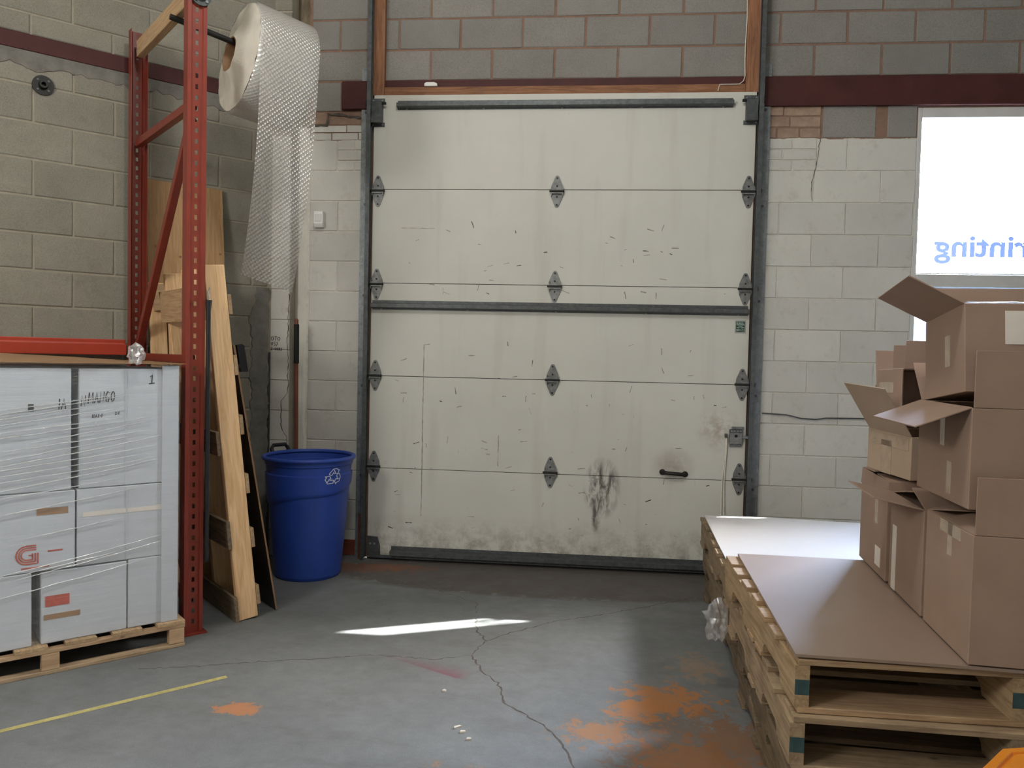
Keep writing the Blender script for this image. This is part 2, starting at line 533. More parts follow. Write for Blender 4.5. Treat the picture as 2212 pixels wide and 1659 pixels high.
def door_mat():
    k = N('door_paint')
    v = k.coord('World')
    c = srgb(208, 206, 197)
    f = k.ramp(k.noise(v, 1.6, 4), ((0.3, 0.95), (0.7, 1.04)))
    g = k.n('ShaderNodeCombineColor')
    for i in range(3):
        k.l(f, g.inputs[i])
    c = k.mix(1.0, c, g.outputs[0], 'MULTIPLY')
    sep = k.n('ShaderNodeSeparateXYZ')
    k.l(v, sep.inputs[0])
    z = sep.outputs['Z']
    # soft vertical smears
    sm = k.noise(k.coord('World', (5, 1, 0.5)), 1.5, 3, 0.5)
    c = k.mix(k.ramp(sm, ((0.55, 0), (0.75, 0.22))), c, srgb(160, 152, 134))
    # scuffs, more of them lower down
    sc = k.noise(k.coord('World', (6, 1, 14), (0, 0.35, 0)), 2.2, 5, 0.72, 0.6)
    low = k.ramp(z, ((0.0, 0.02), (2.2, -0.07)))
    sc = k.math('ADD', sc, low)
    c = k.mix(k.ramp(sc, ((0.665, 0), (0.72, 0.6))), c, srgb(112, 98, 82))
    sc2 = k.noise(k.coord('World', (18, 1, 3), (0, -0.2, 0)), 2.2, 5, 0.7, 0.5)
    sc2 = k.math('ADD', sc2, low)
    c = k.mix(k.ramp(sc2, ((0.68, 0), (0.74, 0.55))), c, srgb(96, 84, 72))
    # grime along the bottom edge
    gr = k.math('MULTIPLY', k.ramp(z, ((0.02, 1), (0.32, 0))), k.ramp(k.noise(v, 9, 5, 0.75), ((0.42, 0), (0.62, 1))))
    c = k.mix(k.math('MULTIPLY', gr, 0.75), c, srgb(104, 88, 70))
    # tyre-black smear and hand grime round the pull handle
    st = k.ramp(k.noise(k.coord('World', (7, 1, 2.4), (0, 0.25, 0)), 3.2, 4, 0.65, 0.8), ((0.40, 0), (0.60, 1)))
    b = k.math('MULTIPLY', k.ramp(k.blob(v, (1.545, 0, 0.53), (0.13, 1, 0.21)), ((0.0, 0), (0.45, 1))), st)
    b2 = k.math('MULTIPLY', k.ramp(k.blob(v, (1.51, 0, 0.36), (0.035, 1, 0.14)), ((0.0, 0), (0.5, 1))), st)
    b = k.math('MAXIMUM', b, b2)
    c = k.mix(k.math('MULTIPLY', b, 0.85), c, srgb(66, 58, 54))
    h = k.math('MULTIPLY', k.blob(v, (1.99, 0, 0.69), (0.15, 1, 0.13)), k.ramp(k.noise(v, 12, 3, 0.7), ((0.3, 0.3), (0.6, 1))))
    c = k.mix(k.math('MULTIPLY', h, 0.6), c, srgb(120, 96, 78))
    h2 = k.math('MULTIPLY', k.blob(v, (2.27, 0, 0.93), (0.16, 1, 0.16)), k.ramp(k.noise(v, 14, 3, 0.7), ((0.42, 0), (0.62, 1))))
    c = k.mix(k.math('MULTIPLY', h2, 0.6), c, srgb(136, 108, 80))
    MATS['door_paint'] = k.fin(c, 0.55, 0, 0.3)
door_mat()

def floor_mat():
    k = N('concrete')
    v = k.coord('World')
    f = k.ramp(k.noise(v, 1.1, 5, 0.6), ((0.3, 0.84), (0.7, 1.14)))
    f = k.math('MULTIPLY', f, k.ramp(k.noise(v, 14, 6, 0.7), ((0.3, 0.88), (0.7, 1.1))))
    f = k.math('MULTIPLY', f, k.ramp(k.noise(v, 220, 2, 0.7), ((0.25, 0.8), (0.6, 1.08))))
    g = k.n('ShaderNodeCombineColor')
    for i in range(3):
        k.l(f, g.inputs[i])
    c = k.mix(1.0, srgb(113, 115, 115), g.outputs[0], 'MULTIPLY')
    # dark trodden dirt
    c = k.mix(k.ramp(k.noise(k.coord('World', (1, 2.4, 1), (0, 0, 0.5)), 2.6, 4, 0.7), ((0.52, 0), (0.78, 0.5))), c, srgb(84, 80, 75))
    # old orange paint, flaked, and brown patches laid the same way
    fl = k.noise(v, 15, 6, 0.8, 0.5)
    def paint(c, cen, rad, lo, amt, col):
        mk = k.blob(v, cen, rad)
        t = k.math('ADD', fl, k.math('MULTIPLY', mk, 0.34))
        return k.mix(k.math('MULTIPLY', k.ramp(t, ((lo, 0), (lo + 0.035, amt))), k.ramp(mk, ((0.02, 0), (0.12, 1)))), c, col)
    c = paint(c, (1.86, -2.40, 0), (0.42, 0.55, 1), 0.56, 0.45, srgb(112, 84, 62))
    c = paint(c, (1.78, -1.90, 0), (0.34, 0.26, 1), 0.66, 0.9, srgb(166, 110, 62))
    c = paint(c, (1.66, -2.02, 0), (0.22, 0.20, 1), 0.67, 0.85, srgb(164, 110, 64))
    c = paint(c, (1.50, -2.22, 0), (0.26, 0.20, 1), 0.69, 0.8, srgb(160, 112, 72))
    c = paint(c, (1.80, -2.42, 0), (0.36, 0.36, 1), 0.65, 0.75, srgb(146, 98, 60))
    c = paint(c, (1.98, -2.20, 0), (0.20, 0.36, 1), 0.64, 0.6, srgb(132, 92, 60))
    c = paint(c, (1.95, -1.55, 0), (0.24, 0.34, 1), 0.70, 0.5, srgb(150, 122, 92))
    c = paint(c, (1.05, -2.70, 0), (0.55, 0.30, 1), 0.70, 0.6, srgb(152, 112, 80))
    c = paint(c, (1.25, -0.25, 0), (1.5, 0.45, 1), 0.45, 0.7, srgb(80, 70, 62))  # darker brown band along the door sill, broken up by noise
    c = paint(c, (0.13, -2.22, 0), (0.13, 0.07, 1), 0.60, 0.8, srgb(176, 116, 72))
    c = paint(c, (-0.05, -0.22, 0), (0.55, 0.16, 1), 0.62, 0.6, srgb(128, 84, 62))
    c = paint(c, (0.25, -0.17, 0), (0.35, 0.10, 1), 0.62, 0.6, srgb(128, 84, 62))
    # sprayed red overspray line
    rv = k.coord('World', (1, 1, 1), (0, 0, 0.49), (0, 0, 0))
    tx = k.n('ShaderNodeTexCoord')
    mp = k.n('ShaderNodeMapping', vector_type='TEXTURE')
    mp.inputs['Location'].default_value = (0.93, -1.825, 0)
    mp.inputs['Rotation'].default_value = (0, 0, math.radians(152))
    k.l(v, mp.inputs['Vector'])
    s2 = k.n('ShaderNodeSeparateXYZ')
    k.l(mp.outputs[0], s2.inputs[0])
    along = k.math('MULTIPLY', k.ramp(s2.outputs['X'], ((-0.02, 0), (0.03, 1))), k.ramp(s2.outputs['X'], ((0.1, 1), (0.52, 0))))
    wd = k.ramp(s2.outputs['X'], ((0.0, 0.11), (0.5, 0.03)))
    yy = k.math('DIVIDE', k.math('MULTIPLY', s2.outputs['Y'], -1.0), wd)
    edge = k.math('MULTIPLY', k.ramp(yy, ((-0.06, 0), (0.0, 1))), k.ramp(yy, ((0.05, 1), (1.0, 0))))
    c = k.mix(k.math('MULTIPLY', k.math('MULTIPLY', along, edge), 0.65), c, srgb(116, 58, 72))
    k.bump(k.noise(v, 60, 3, 0.7), 0.15, 0.004)
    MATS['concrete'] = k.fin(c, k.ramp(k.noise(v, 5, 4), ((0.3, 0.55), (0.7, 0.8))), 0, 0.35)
floor_mat()

def film_mat(name, tint, gl, opac, stretch, bumpk=0.6):
    k = N(name)
    tr = k.n('ShaderNodeBsdfTransparent')
    gs = k.n('ShaderNodeBsdfGlossy')
    gs.inputs['Roughness'].default_value = 0.22
    gs.inputs['Color'].default_value = (1, 1, 1, 1)
    df = k.n('ShaderNodeBsdfTranslucent')
    d2 = k.n('ShaderNodeBsdfDiffuse')
    df.inputs['Color'].default_value = tint
    d2.inputs['Color'].default_value = tint
    v = k.coord('Object', stretch)
    h = k.noise(v, 8, 6, 0.65, 0.5)
    bp = k.n('ShaderNodeBump')
    bp.inputs['Strength'].default_value = bumpk
    bp.inputs['Distance'].default_value = 0.01
    k.l(h, bp.inputs['Height'])
    k.l(bp.outputs[0], gs.inputs['Normal'])
    a = k.n('ShaderNodeMixShader')
    k.l(df.outputs[0], a.inputs[1])
    k.l(d2.outputs[0], a.inputs[2])
    b = k.n('ShaderNodeMixShader')
    k.sock(b.inputs[0], k.ramp(h, ((0.35, opac * 0.3), (0.72, opac))))
    k.l(tr.outputs[0], b.inputs[1])
    k.l(a.outputs[0], b.inputs[2])
    c = k.n('ShaderNodeMixShader')
    c.inputs[0].default_value = gl
    k.l(b.outputs[0], c.inputs[1])
    k.l(gs.outputs[0], c.inputs[2])
    k.l(c.outputs[0], k.o.inputs[0])
    MATS[name] = k.m
film_mat('stretch_film', (0.9, 0.9, 0.9, 1), 0.07, 0.09, (0.35, 1, 7), 0.9)
film_mat('strand_film', (1, 1, 1, 1), 0.30, 1.0, (1, 1, 1))
film_mat('film_scrap', (0.85, 0.85, 0.85, 1), 0.12, 0.4, (1, 1, 1))

def bubble_mat(name, opac, scale, bstr):
    k = N(name)
    vo = k.n('ShaderNodeTexVoronoi', feature='F1')
    vo.inputs['Scale'].default_value = 1.0
    vo.inputs['Randomness'].default_value = 0.0
    uv = k.n('ShaderNodeTexCoord').outputs['UV']
    mp = k.n('ShaderNodeMapping')
    mp.inputs['Scale'].default_value = (scale, scale, 1)
    mp.inputs['Rotation'].default_value = (0, 0, math.radians(45))
    k.l(uv, mp.inputs['Vector'])
    k.l(mp.outputs[0], vo.inputs['Vector'])
    h = k.ramp(vo.outputs['Distance'], ((0.18, 1), (0.62, 0)))
    k.bump(h, bstr, 0.006)
    nrm = k.b.inputs['Normal'].links[0].from_socket
    tr = k.n('ShaderNodeBsdfTransparent')
    tl = k.n('ShaderNodeBsdfTranslucent')
    df = k.n('ShaderNodeBsdfDiffuse')
    gs = k.n('ShaderNodeBsdfGlossy')
    gs.inputs['Roughness'].default_value = 0.25
    for q in (tl, df):
        q.inputs['Color'].default_value = srgb(236, 233, 226)
        k.l(nrm, q.inputs['Normal'])
    k.l(nrm, gs.inputs['Normal'])
    a = k.n('ShaderNodeMixShader')
    a.inputs[0].default_value = 0.65
    k.l(tl.outputs[0], a.inputs[1])
    k.l(df.outputs[0], a.inputs[2])
    b = k.n('ShaderNodeMixShader')
    k.sock(b.inputs[0], k.ramp(h, ((0, opac), (1, min(1.0, opac * 1.25)))))
    k.l(tr.outputs[0], b.inputs[1])
    k.l(a.outputs[0], b.inputs[2])
    c = k.n('ShaderNodeMixShader')
    c.inputs[0].default_value = 0.16
    k.l(b.outputs[0], c.inputs[1])
    k.l(gs.outputs[0], c.inputs[2])
    k.l(c.outputs[0], k.o.inputs[0])
    MATS[name] = k.m
bubble_mat('bubble_roll', 1.0, 1.0, 0.35)
bubble_mat('bubble_sheet', 0.36, 1.0, 0.7)
mat('bubble_end', srgb(226, 218, 204), 0.3, var=0.06, scale=10, spec=0.6, bump=0.5, bscale=120)

def glass_mat():
    k = N('glass')
    tr = k.n('ShaderNodeBsdfTransparent')
    tr.inputs['Color'].default_value = (0.94, 0.96, 0.97, 1)
    gs = k.n('ShaderNodeBsdfGlossy')
    gs.inputs['Roughness'].default_value = 0.02
    a = k.n('ShaderNodeMixShader')
    a.inputs[0].default_value = 0.05
    k.l(tr.outputs[0], a.inputs[1])
    k.l(gs.outputs[0], a.inputs[2])
    k.l(a.outputs[0], k.o.inputs[0])
    MATS['glass'] = k.m
    k = N('frosted_film')
    tl = k.n('ShaderNodeBsdfTranslucent')
    tl.inputs['Color'].default_value = (0.72, 0.82, 0.95, 1)
    k.l(tl.outputs[0], k.o.inputs[0])
    MATS['frosted_film'] = k.m
    k = N('letter_film')
    tl = k.n('ShaderNodeBsdfTranslucent')
    tl.inputs['Color'].default_value = (0.004, 0.005, 0.009, 1)
    k.l(tl.outputs[0], k.o.inputs[0])
    MATS['letter_film'] = k.m
glass_mat()

# ------------------------------------------------------------------ the room shell
def two_tone_mortar():
    k = N('mortar_wall')
    v = k.coord('World')
    sep = k.n('ShaderNodeSeparateXYZ')
    k.l(v, sep.inputs[0])
    lim = k.math('ADD', sep.outputs['Z'], k.ramp(k.noise(v, 7, 4), ((0.3, -0.012), (0.7, 0.012))))
    c = k.mix(k.ramp(lim, ((2.778, 0), (2.782, 1))), srgb(212, 208, 196), srgb(140, 112, 97))
    f = k.ramp(k.noise(v, 20, 5, 0.7), ((0.3, 0.85), (0.7, 1.12)))
    g = k.n('ShaderNodeCombineColor')
    for i in range(3):
        k.l(f, g.inputs[i])
    k.bump(k.noise(v, 50, 4), 0.5, 0.004)
    MATS['mortar_wall'] = k.fin(k.mix(1.0, c, g.outputs[0], 'MULTIPLY'), 0.95, 0, 0.1)
two_tone_mortar()

def slab_with_holes(xs, zs, holes, y0, y1):
    """wall slab in xz, welded, with rectangular holes (cells whose centre lies in a hole)"""
    g = G()
    nx, nz = len(xs), len(zs)
    idx = lambda i, j, k: (k * nz + j) * nx + i
    for y in (y0, y1):
        for z in zs:
            for x in xs:
                g.v.append((x, y, z))
    solid = lambda i, j: 0 <= i < nx - 1 and 0 <= j < nz - 1 and not any(
        a <= (xs[i] + xs[i + 1]) / 2 <= b and c <= (zs[j] + zs[j + 1]) / 2 <= d for a, b, c, d in holes)
    for j in range(nz - 1):
        for i in range(nx - 1):
            if not solid(i, j):
                continue
            g.f.append((idx(i, j, 0), idx(i + 1, j, 0), idx(i + 1, j + 1, 0), idx(i, j + 1, 0)))
            g.f.append((idx(i, j, 1), idx(i, j + 1, 1), idx(i + 1, j + 1, 1), idx(i + 1, j, 1)))
            if not solid(i - 1, j):
                g.f.append((idx(i, j, 0), idx(i, j + 1, 0), idx(i, j + 1, 1), idx(i, j, 1)))
            if not solid(i + 1, j):
                g.f.append((idx(i + 1, j, 0), idx(i + 1, j, 1), idx(i + 1, j + 1, 1), idx(i + 1, j + 1, 0)))
            if not solid(i, j - 1):
                g.f.append((idx(i, j, 0), idx(i, j, 1), idx(i + 1, j, 1), idx(i + 1, j, 0)))
            if not solid(i, j + 1):
                g.f.append((idx(i, j + 1, 0), idx(i + 1, j + 1, 0), idx(i + 1, j + 1, 1), idx(i, j + 1, 1)))
    return g

DOOR_W, DOOR_H = 2.44, 3.05
WIN = (3.43, 4.35, 1.22, 2.965)
WY = 0.06                                       # inner face of the door wall
wb = slab_with_holes([-0.72, 0.0, DOOR_W, WIN[0], WIN[1], 6.6], [0, WIN[2], WIN[3], DOOR_H, 4.7],
                     [(0, DOOR_W, 0, DOOR_H), WIN], 0.006, 0.30).build('wall_back', 'mortar_wall')
wb.location = (0, WY, 0)
tag(wb, 'concrete block wall with the overhead door and window, lower courses painted white', 'wall', kind='structure')

wl = G().box((-6.4, 0.006, 0), (0.10, 0.25, 4.7)).build('wall_left', 'mortar_beige')
wl.location = (-0.6, 0, 0)
wl.rotation_euler = (0, 0, math.radians(45))
tag(wl, 'bare beige concrete block wall running off to the left behind the rack', 'wall', kind='structure')

mat('wall_plain', srgb(196, 190, 178), 0.9, var=0.06, scale=2)
mat('ceiling_paint', srgb(182, 180, 172), 0.9, var=0.05, scale=2)
tag(G().box((6.6, -9.2, 0), (6.8, 0.36, 4.7)).build('wall_right', 'wall_plain'), 'plain painted wall beyond the right edge of the picture', 'wall', kind='structure')
tag(G().box((-5.3, -9.4, 0), (6.8, -9.2, 4.7)).build('wall_rear', 'wall_plain'), 'plain painted wall behind the viewer', 'wall', kind='structure')
tag(G().box((-5.3, -9.2, 0), (-5.1, -4.5, 4.7)).build('wall_side', 'wall_plain'), 'plain painted wall beyond the left edge of the picture', 'wall', kind='structure')
tag(G().box((-5.4, -9.4, 4.7), (6.8, 0.36, 4.8)).build('ceiling', 'ceiling_paint'), 'flat grey warehouse ceiling above the picture', 'ceiling', kind='structure')
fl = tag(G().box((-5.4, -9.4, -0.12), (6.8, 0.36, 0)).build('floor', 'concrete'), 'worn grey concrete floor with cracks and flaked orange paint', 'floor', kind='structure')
mat('asphalt', srgb(150, 148, 144), 0.95, var=0.1)
tag(G().box((-30, 0.37, -0.3), (50, 60, -0.15)).build('ground', 'asphalt'), 'pale paved yard outside the window', 'ground', kind='structure')

# ---- concrete blocks, each its own piece
block_cache = {}
def block_mesh(w, h, d=0.02, ch=0.004, seed=0):
    key = (round(w, 3), round(h, 3), ch, seed)
    if key in block_cache:
        return block_cache[key].copy() if False else block_cache[key]
    g = G()
    hw, hh = w / 2, h / 2
    j = random.Random(seed * 77 + int(w * 1000))
    rr = lambda: j.uniform(-0.0018, 0.0018)
    ring = lambda a, b, y: [(-a + rr(), y, -b + rr()), (a + rr(), y, -b + rr()), (a + rr(), y, b + rr()), (-a + rr(), y, b + rr())]
    g.v = ring(hw, hh, d) + ring(hw, hh, ch) + ring(hw - ch, hh - ch, 0)
    q = lambda a, b: [(a + i, a + (i + 1) % 4, b + (i + 1) % 4, b + i) for i in range(4)]
    g.f = q(0, 4) + q(4, 8) + [(8, 9, 10, 11)]
    me = g.mesh('block')
    block_cache[key] = me
    return me

mat_meshes = {}
def lay(parent, x0, x1, z0, z1, material, joint=0.010, ch=0.004, name='block', proud=None):
    w, h = x1 - x0 - joint, z1 - z0 - joint
    if w < 0.02 or h < 0.02:
        return
    key = (round(w, 3), round(h, 3), material, ch, random.randrange(3))
    if key not in mat_meshes:
        me = block_mesh(w, h, 0.02, ch, key[4] + len(mat_meshes))
        me = me.copy()
        me.materials.clear()
        me.materials.append(MATS[material])
        mat_meshes[key] = me
    o = bpy.data.objects.new(name, mat_meshes[key])
    C.objects.link(o)
    o.parent = parent
    o.location = ((x0 + x1) / 2, random.uniform(-0.0015, 0.0015) if proud is None else proud, (z0 + z1) / 2)
    return o

def course(parent, z0, z1, x0, x1, first, material, joint=0.010, ch=0.004, mod=0.406):
    """one course of blocks from x0 to x1 with vertical joints at first + k*mod"""
    k = math.ceil((x0 - first) / mod - 1e-6)
    js = [x0]
    while first + k * mod < x1 - 1e-6:
        if first + k * mod > x0 + 0.015:
            js.append(first + k * mod)
        k += 1
    js.append(x1)
    for a, b in zip(js, js[1:]):
        lay(parent, a, b, z0, z1, material, joint, ch)

# door wall, painted courses left and right of the door
zs = [0.0] + [0.175 + 0.2 * i for i in range(14)]          # ... 2.775
for i, (a, b) in enumerate(zip(zs, zs[1:])):
    par = (i % 2 == 0)
    ztop = b
    # left of the door
    if a < 2.57:
        if i % 2 == 1:
            lay(wb, -0.445, -0.25, a, b, 'block_paint', 0.006, 0.003)
            lay(wb, -0.25, 0.0, a, b, 'block_paint', 0.006, 0.003)
        else:
            lay(wb, -0.445, 0.0, a, b, 'block_paint', 0.006, 0.003)
    # right of the door as far as the window
    first = 3.017 if i % 2 == 1 else 3.223
    if a < 2.57:
        xe = WIN[0] if b > WIN[2] else 4.6
        course(wb, a, b, DOOR_W, xe, first, 'block_paint', 0.006, 0.003)
        course(wb, a, b, WIN[1], 5.6, first, 'block_paint', 0.006, 0.003) if b > WIN[2] else None
# the short brick courses under the lintel bearings
lay(wb, -0.445, -0.262, 2.575, 2.775, 'block_paint', 0.006, 0.003)
for r in range(3):
    z0 = 2.575 + r * 0.0667
    sp = [-0.262, 0.0] if r % 2 else [-0.262, -0.14, 0.0]
    for a, b in zip(sp, sp[1:]):
        lay(wb, a, b, z0, z0 + 0.0667, 'block_paint', 0.006, 0.003, 'brick')
    sp = [DOOR_W, 2.62, 2.83] if r % 2 else [DOOR_W, 2.53, 2.68, 2.83]
    for a, b in zip(sp, sp[1:]):
        lay(wb, a, b, z0, z0 + 0.0667, 'block_paint', 0.006, 0.003, 'brick')
lay(wb, 2.83, 3.015, 2.575, 2.775, 'block_paint', 0.006, 0.003)
lay(wb, 3.015, WIN[0], 2.575, 2.775, 'block_paint', 0.006, 0.003)
course(wb, 2.575, 2.775, WIN[1], 5.6, 3.017, 'block_paint', 0.006, 0.003)
for r, sp in enumerate(([-0.445, -0.30, -0.12, 0.0], [-0.445, -0.2, 0.0])):
    for a, b in zip(sp, sp[1:]):
        lay(wb, a, b, 2.775 + r * 0.05, 2.825 + r * 0.05, 'block_paint', 0.006, 0.003, 'brick')
lay(wb, -0.445, -0.335, 2.875, 2.96, 'brick_dirty', 0.008, 0.004, 'brick')
lay(wb, -0.325, -0.10, 2.875, 2.935, 'brick_dirty', 0.008, 0.004, 'brick', 0.004)
# bare blocks between paint and lintel on the right
for sp, z0 in (([DOOR_W, 2.58, 2.72, 2.85], 2.775), ([DOOR_W, 2.52, 2.66, 2.85], 2.845), ([DOOR_W, 2.62, 2.85], 2.915)):
    for a, b in zip(sp, sp[1:]):
        lay(wb, a, b, z0, z0 + 0.07, 'brick_dirty', 0.008, 0.004, 'brick')
lay(wb, 2.855, 3.185, 2.775, 2.985, 'block_grey', 0.012)
lay(wb, 3.245, WIN[0], 2.775, 2.985, 'block_grey', 0.012)
course(wb, 2.775, 2.985, WIN[1], 5.6, 3.2, 'block_grey', 0.012)
# bare courses above the lintel
lay(wb, -0.445, -0.235, 2.96, 3.16, 'block_grey', 0.012)
for r in range(5):
    a = 3.16 + 0.2 * r
    first = 0.357 if r % 2 == 0 else 0.147
    if r % 2 == 0:
        lay(wb, -0.445, -0.049, a, a + 0.2, 'block_grey', 0.012)
    else:
        lay(wb, -0.445, -0.25, a, a + 0.2, 'block_grey', 0.012)
        lay(wb, -0.25, -0.049, a, a + 0.2, 'block_grey', 0.012)
    course(wb, a, a + 0.2, -0.049, 5.6, first, 'block_grey', 0.012)
# rough filler down the inside corner of the door wall
def filler(z0, z1, n, material, amp):
    g = G()
    for i in range(n):
        z = z0 + (z1 - z0) * i / (n - 1)
        w0, w1 = -0.545, -0.452 + random.uniform(-0.006, 0.006)
        ring = [(w0, 0.01, z), (w0 + 0.03, -0.006 + random.uniform(-amp, amp), z), (w1 - 0.02, -0.003 + random.uniform(-amp, amp), z), (w1, 0.008, z)]
        b = len(g.v)
        g.v += ring
        if i:
            g.f += [(b - 4 + k, b - 3 + k, b + 1 + k, b + k) for k in range(3)]
    g.build('corner_filler', material, wb)
filler(0.0, 2.86, 30, 'mortar_paint', 0.003)
filler(2.86, 4.6, 40, 'render_brown', 0.008)
lay(wb, -0.21, -0.10, 0.0, 0.11, 'red_rust', 0.004, 0.003, 'brick', -0.004)
# crack lines in the painted blockwork
def crack(parent, pts, w, material, nrm, jit, name='crack', seed=3):
    rnd = random.Random(seed)
    out = []
    P = [Vector(q) for q in pts]
    for a, b in zip(P, P[1:]):
        k = max(2, int((b - a).length / 0.02))
        for i in range(k):
            q = a.lerp(b, i / k)
            off = Vector((rnd.uniform(-jit, jit), rnd.uniform(-jit, jit), rnd.uniform(-jit, jit)))
            off -= Vector(nrm) * off.dot(Vector(nrm))
            out.append(q + off)
    out.append(P[-1])
    g = G()
    vs = []
    n = Vector(nrm)
    for i, q in enumerate(out):
        d = (out[min(i + 1, len(out) - 1)] - out[max(i - 1, 0)]).normalized()
        s = n.cross(d).normalized() * w * rnd.uniform(0.25, 0.8)
        vs += [q - s, q + s]
    g.add(vs, [(2 * i + 2, 2 * i + 3, 2 * i + 1, 2 * i) for i in range(len(out) - 1)])
    return g.build(name, material, parent)
crack(wb, [(2.845, -0.0035, 2.775), (2.83, -0.0035, 2.62), (2.815, -0.0035, 2.575), (2.80, -0.0035, 2.48), (2.81, -0.0035, 2.39)], 0.003, 'crack_dark', (0, -1, 0), 0.004, seed=5)
crack(wb, [(-0.445, -0.0035, 2.87), (-0.335, -0.0035, 2.87), (-0.32, -0.0035, 2.945), (-0.23, -0.0035, 2.94), (-0.1, -0.0035, 2.92)], 0.014, 'crack_dark', (0, -1, 0), 0.004, seed=6)

# steel lintel across the whole wall, over the door and the window
tag(G().box((-0.228, 0.035, 2.972), (5.9, 0.16, 3.155)).build('trim_1', 'steel_maroon', bevel=0.004), 'dark maroon steel lintel beam over the door and window', 'beam', kind='structure')

# left wall courses
for i in range(15):
    a = 0.0 if i == 0 else 0.185 + 0.2 * (i - 1)
    b = 0.185 + 0.2 * i
    if i == 14:
        b = 2.962
    first = -1.023 if i % 2 == 1 else -1.235
    course(wl, a, b, -2.85, -0.10, first, 'block_beige', 0.011)
for r in range(6):
    a = 3.05 if r == 0 else 3.165 + 0.2 * (r - 1)
    first = -1.035 if r % 2 == 0 else -1.24
    course(wl, a, 3.165 + 0.2 * r, -2.85, 0.0, first, 'block_beige', 0.011)
tagb = G().box((-4.5, -0.012, 2.962), (-0.15, 0.05, 3.05)).build('ledger_beam', 'steel_maroon', wl, bevel=0.003, label='dark maroon steel ledger let into the block wall')
# ragged mortar under the ledger and a rendered patch by the corner
def ragged(x0, x1, ztop, zbot, amp, name, material, seed, y=-0.0045):
    rnd = random.Random(seed)
    g = G()
    n = int((x1 - x0) / 0.02)
    for i in range(n + 1):
        x = x0 + (x1 - x0) * i / n
        zb = zbot + amp * (mnoise.noise(Vector((x * 6, seed, 0))) + 0.5 * mnoise.noise(Vector((x * 23, seed, 4))))
        g.v += [(x, y, min(zb, ztop - 0.004)), (x, y, ztop), (x, 0.01, min(zb, ztop - 0.004))]
    for i in range(n):
        a, b = 3 * i, 3 * i + 3
        g.f += [(a, b, b + 1, a + 1), (a + 2, b + 2, b, a)]
    return g.build(name, material, wl)
ragged(-2.6, -0.12, 2.962, 2.885, 0.055, 'mortar_patch', 'render_grey', 2)
g = G()
for i in range(70):
    z = 1.78 * i / 69
    x0 = -0.215 + 0.04 * mnoise.noise(Vector((z * 6, 1, 0))) + 0.022 * mnoise.noise(Vector((z * 24, 2, 0)))
    x1 = -0.098 + 0.02 * mnoise.noise(Vector((z * 14, 7, 0)))
    if i > 60:
        x0 += 0.03 * (i - 60) / 9
    g.v += [(x0, 0.008, z), (x0 + 0.006, -0.006, z), (x1, -0.007, z), (x1 + 0.003, 0.02, z)]
    if i:
        b = 4 * i
        g.f += [(b - 4 + k, b - 3 + k, b + 1 + k, b + k) for k in range(3)]
g.build('mortar_patch', 'render_grey', wl)

# narrow painted pier between the two walls
pier = thing('wall_pier', 'narrow white painted pier in the corner with handwriting on it', 'wall', (-0.61, 0, 0), kind='structure')
G().box((-0.088, -0.046, 0), (0.072, 0.10, 4.7)).build('pier_core', 'mortar_beige', pier)
for i, (a, b) in enumerate(zip(zs, zs[1:])):
    lay(pier, -0.092, 0.076, a, b, 'block_paint', 0.004, 0.003, proud=-0.05)
for r in range(10):
    a = 2.775 + 0.2 * r
    lay(pier, -0.092, 0.076, a, min(a + 0.2, 4.69), 'block_beige', 0.008, 0.003, proud=-0.05)
crack(pier, [(0.074, -0.0512, 1.75), (0.066, -0.0512, 1.45), (0.074, -0.0512, 1.1), (0.03, -0.0512, 1.04), (0.03, -0.0512, 0.86), (0.07, -0.0512, 0.8), (0.066, -0.0512, 0.3)], 0.004, 'crack_dark', (0, -1, 0), 0.005, seed=9)
# writing on the pier
for txt, zz, hh, xx in (('KOTO', 1.438, 0.026, -0.068), ('(905)', 1.405, 0.024, -0.073), ('452-4482', 1.374, 0.019, -0.073)):
    scrawl(txt, (xx, -0.0522, zz), (1, 0, -0.03), (0.03, 0, 1), hh, 0.0035, (0, -1, 0)).build('handwriting', 'ink', pier, label='handwritten black marker lettering')
# steel corner guard on the pier
cg = thing('trim_2', 'dark grey steel corner guard bolted to the pier behind the blue bin', 'guard', (-0.69, -0.06, 0), kind='structure')
G().box((-0.012, -0.006, 0), (0.036, 0.0, 1.36)).build('guard_plate', 'galv_dark', cg)
for zz in (0.35, 1.02):
    G().cyl((0.022, -0.012, zz), (0.022, -0.004, zz), 0.009, 10).build('bolt', 'galv', cg)

# timber framing round the door head
def stick(name, lo, hi, material, label, cat, bev=0.003):
    o = G().box(lo, hi).build(name, material, bevel=bev)
    return tag(o, label, cat, kind='structure')
stick('trim_3', (-0.035, 0.012, 3.05), (0.064, 0.052, 4.6), 'framing_wood', 'brown timber post standing above the left end of the door', 'trim')
stick('trim_4', (2.37, 0.012, 3.05), (2.462, 0.052, 4.6), 'framing_wood', 'brown timber post standing above the right end of the door', 'trim')
stick('trim_5', (0.064, 0.016, 3.04), (2.37, 0.05, 3.105), 'framing_wood_x', 'brown timber board lying along the top of the door', 'trim')
stick('trim_6', (-0.035, 0.045, 0), (0.02, 0.075, 3.05), 'framing_wood', 'timber jamb behind the left edge of the door', 'trim')
stick('trim_7', (2.425, 0.045, 0), (2.462, 0.075, 3.05), 'framing_wood', 'timber jamb behind the right edge of the door', 'trim')

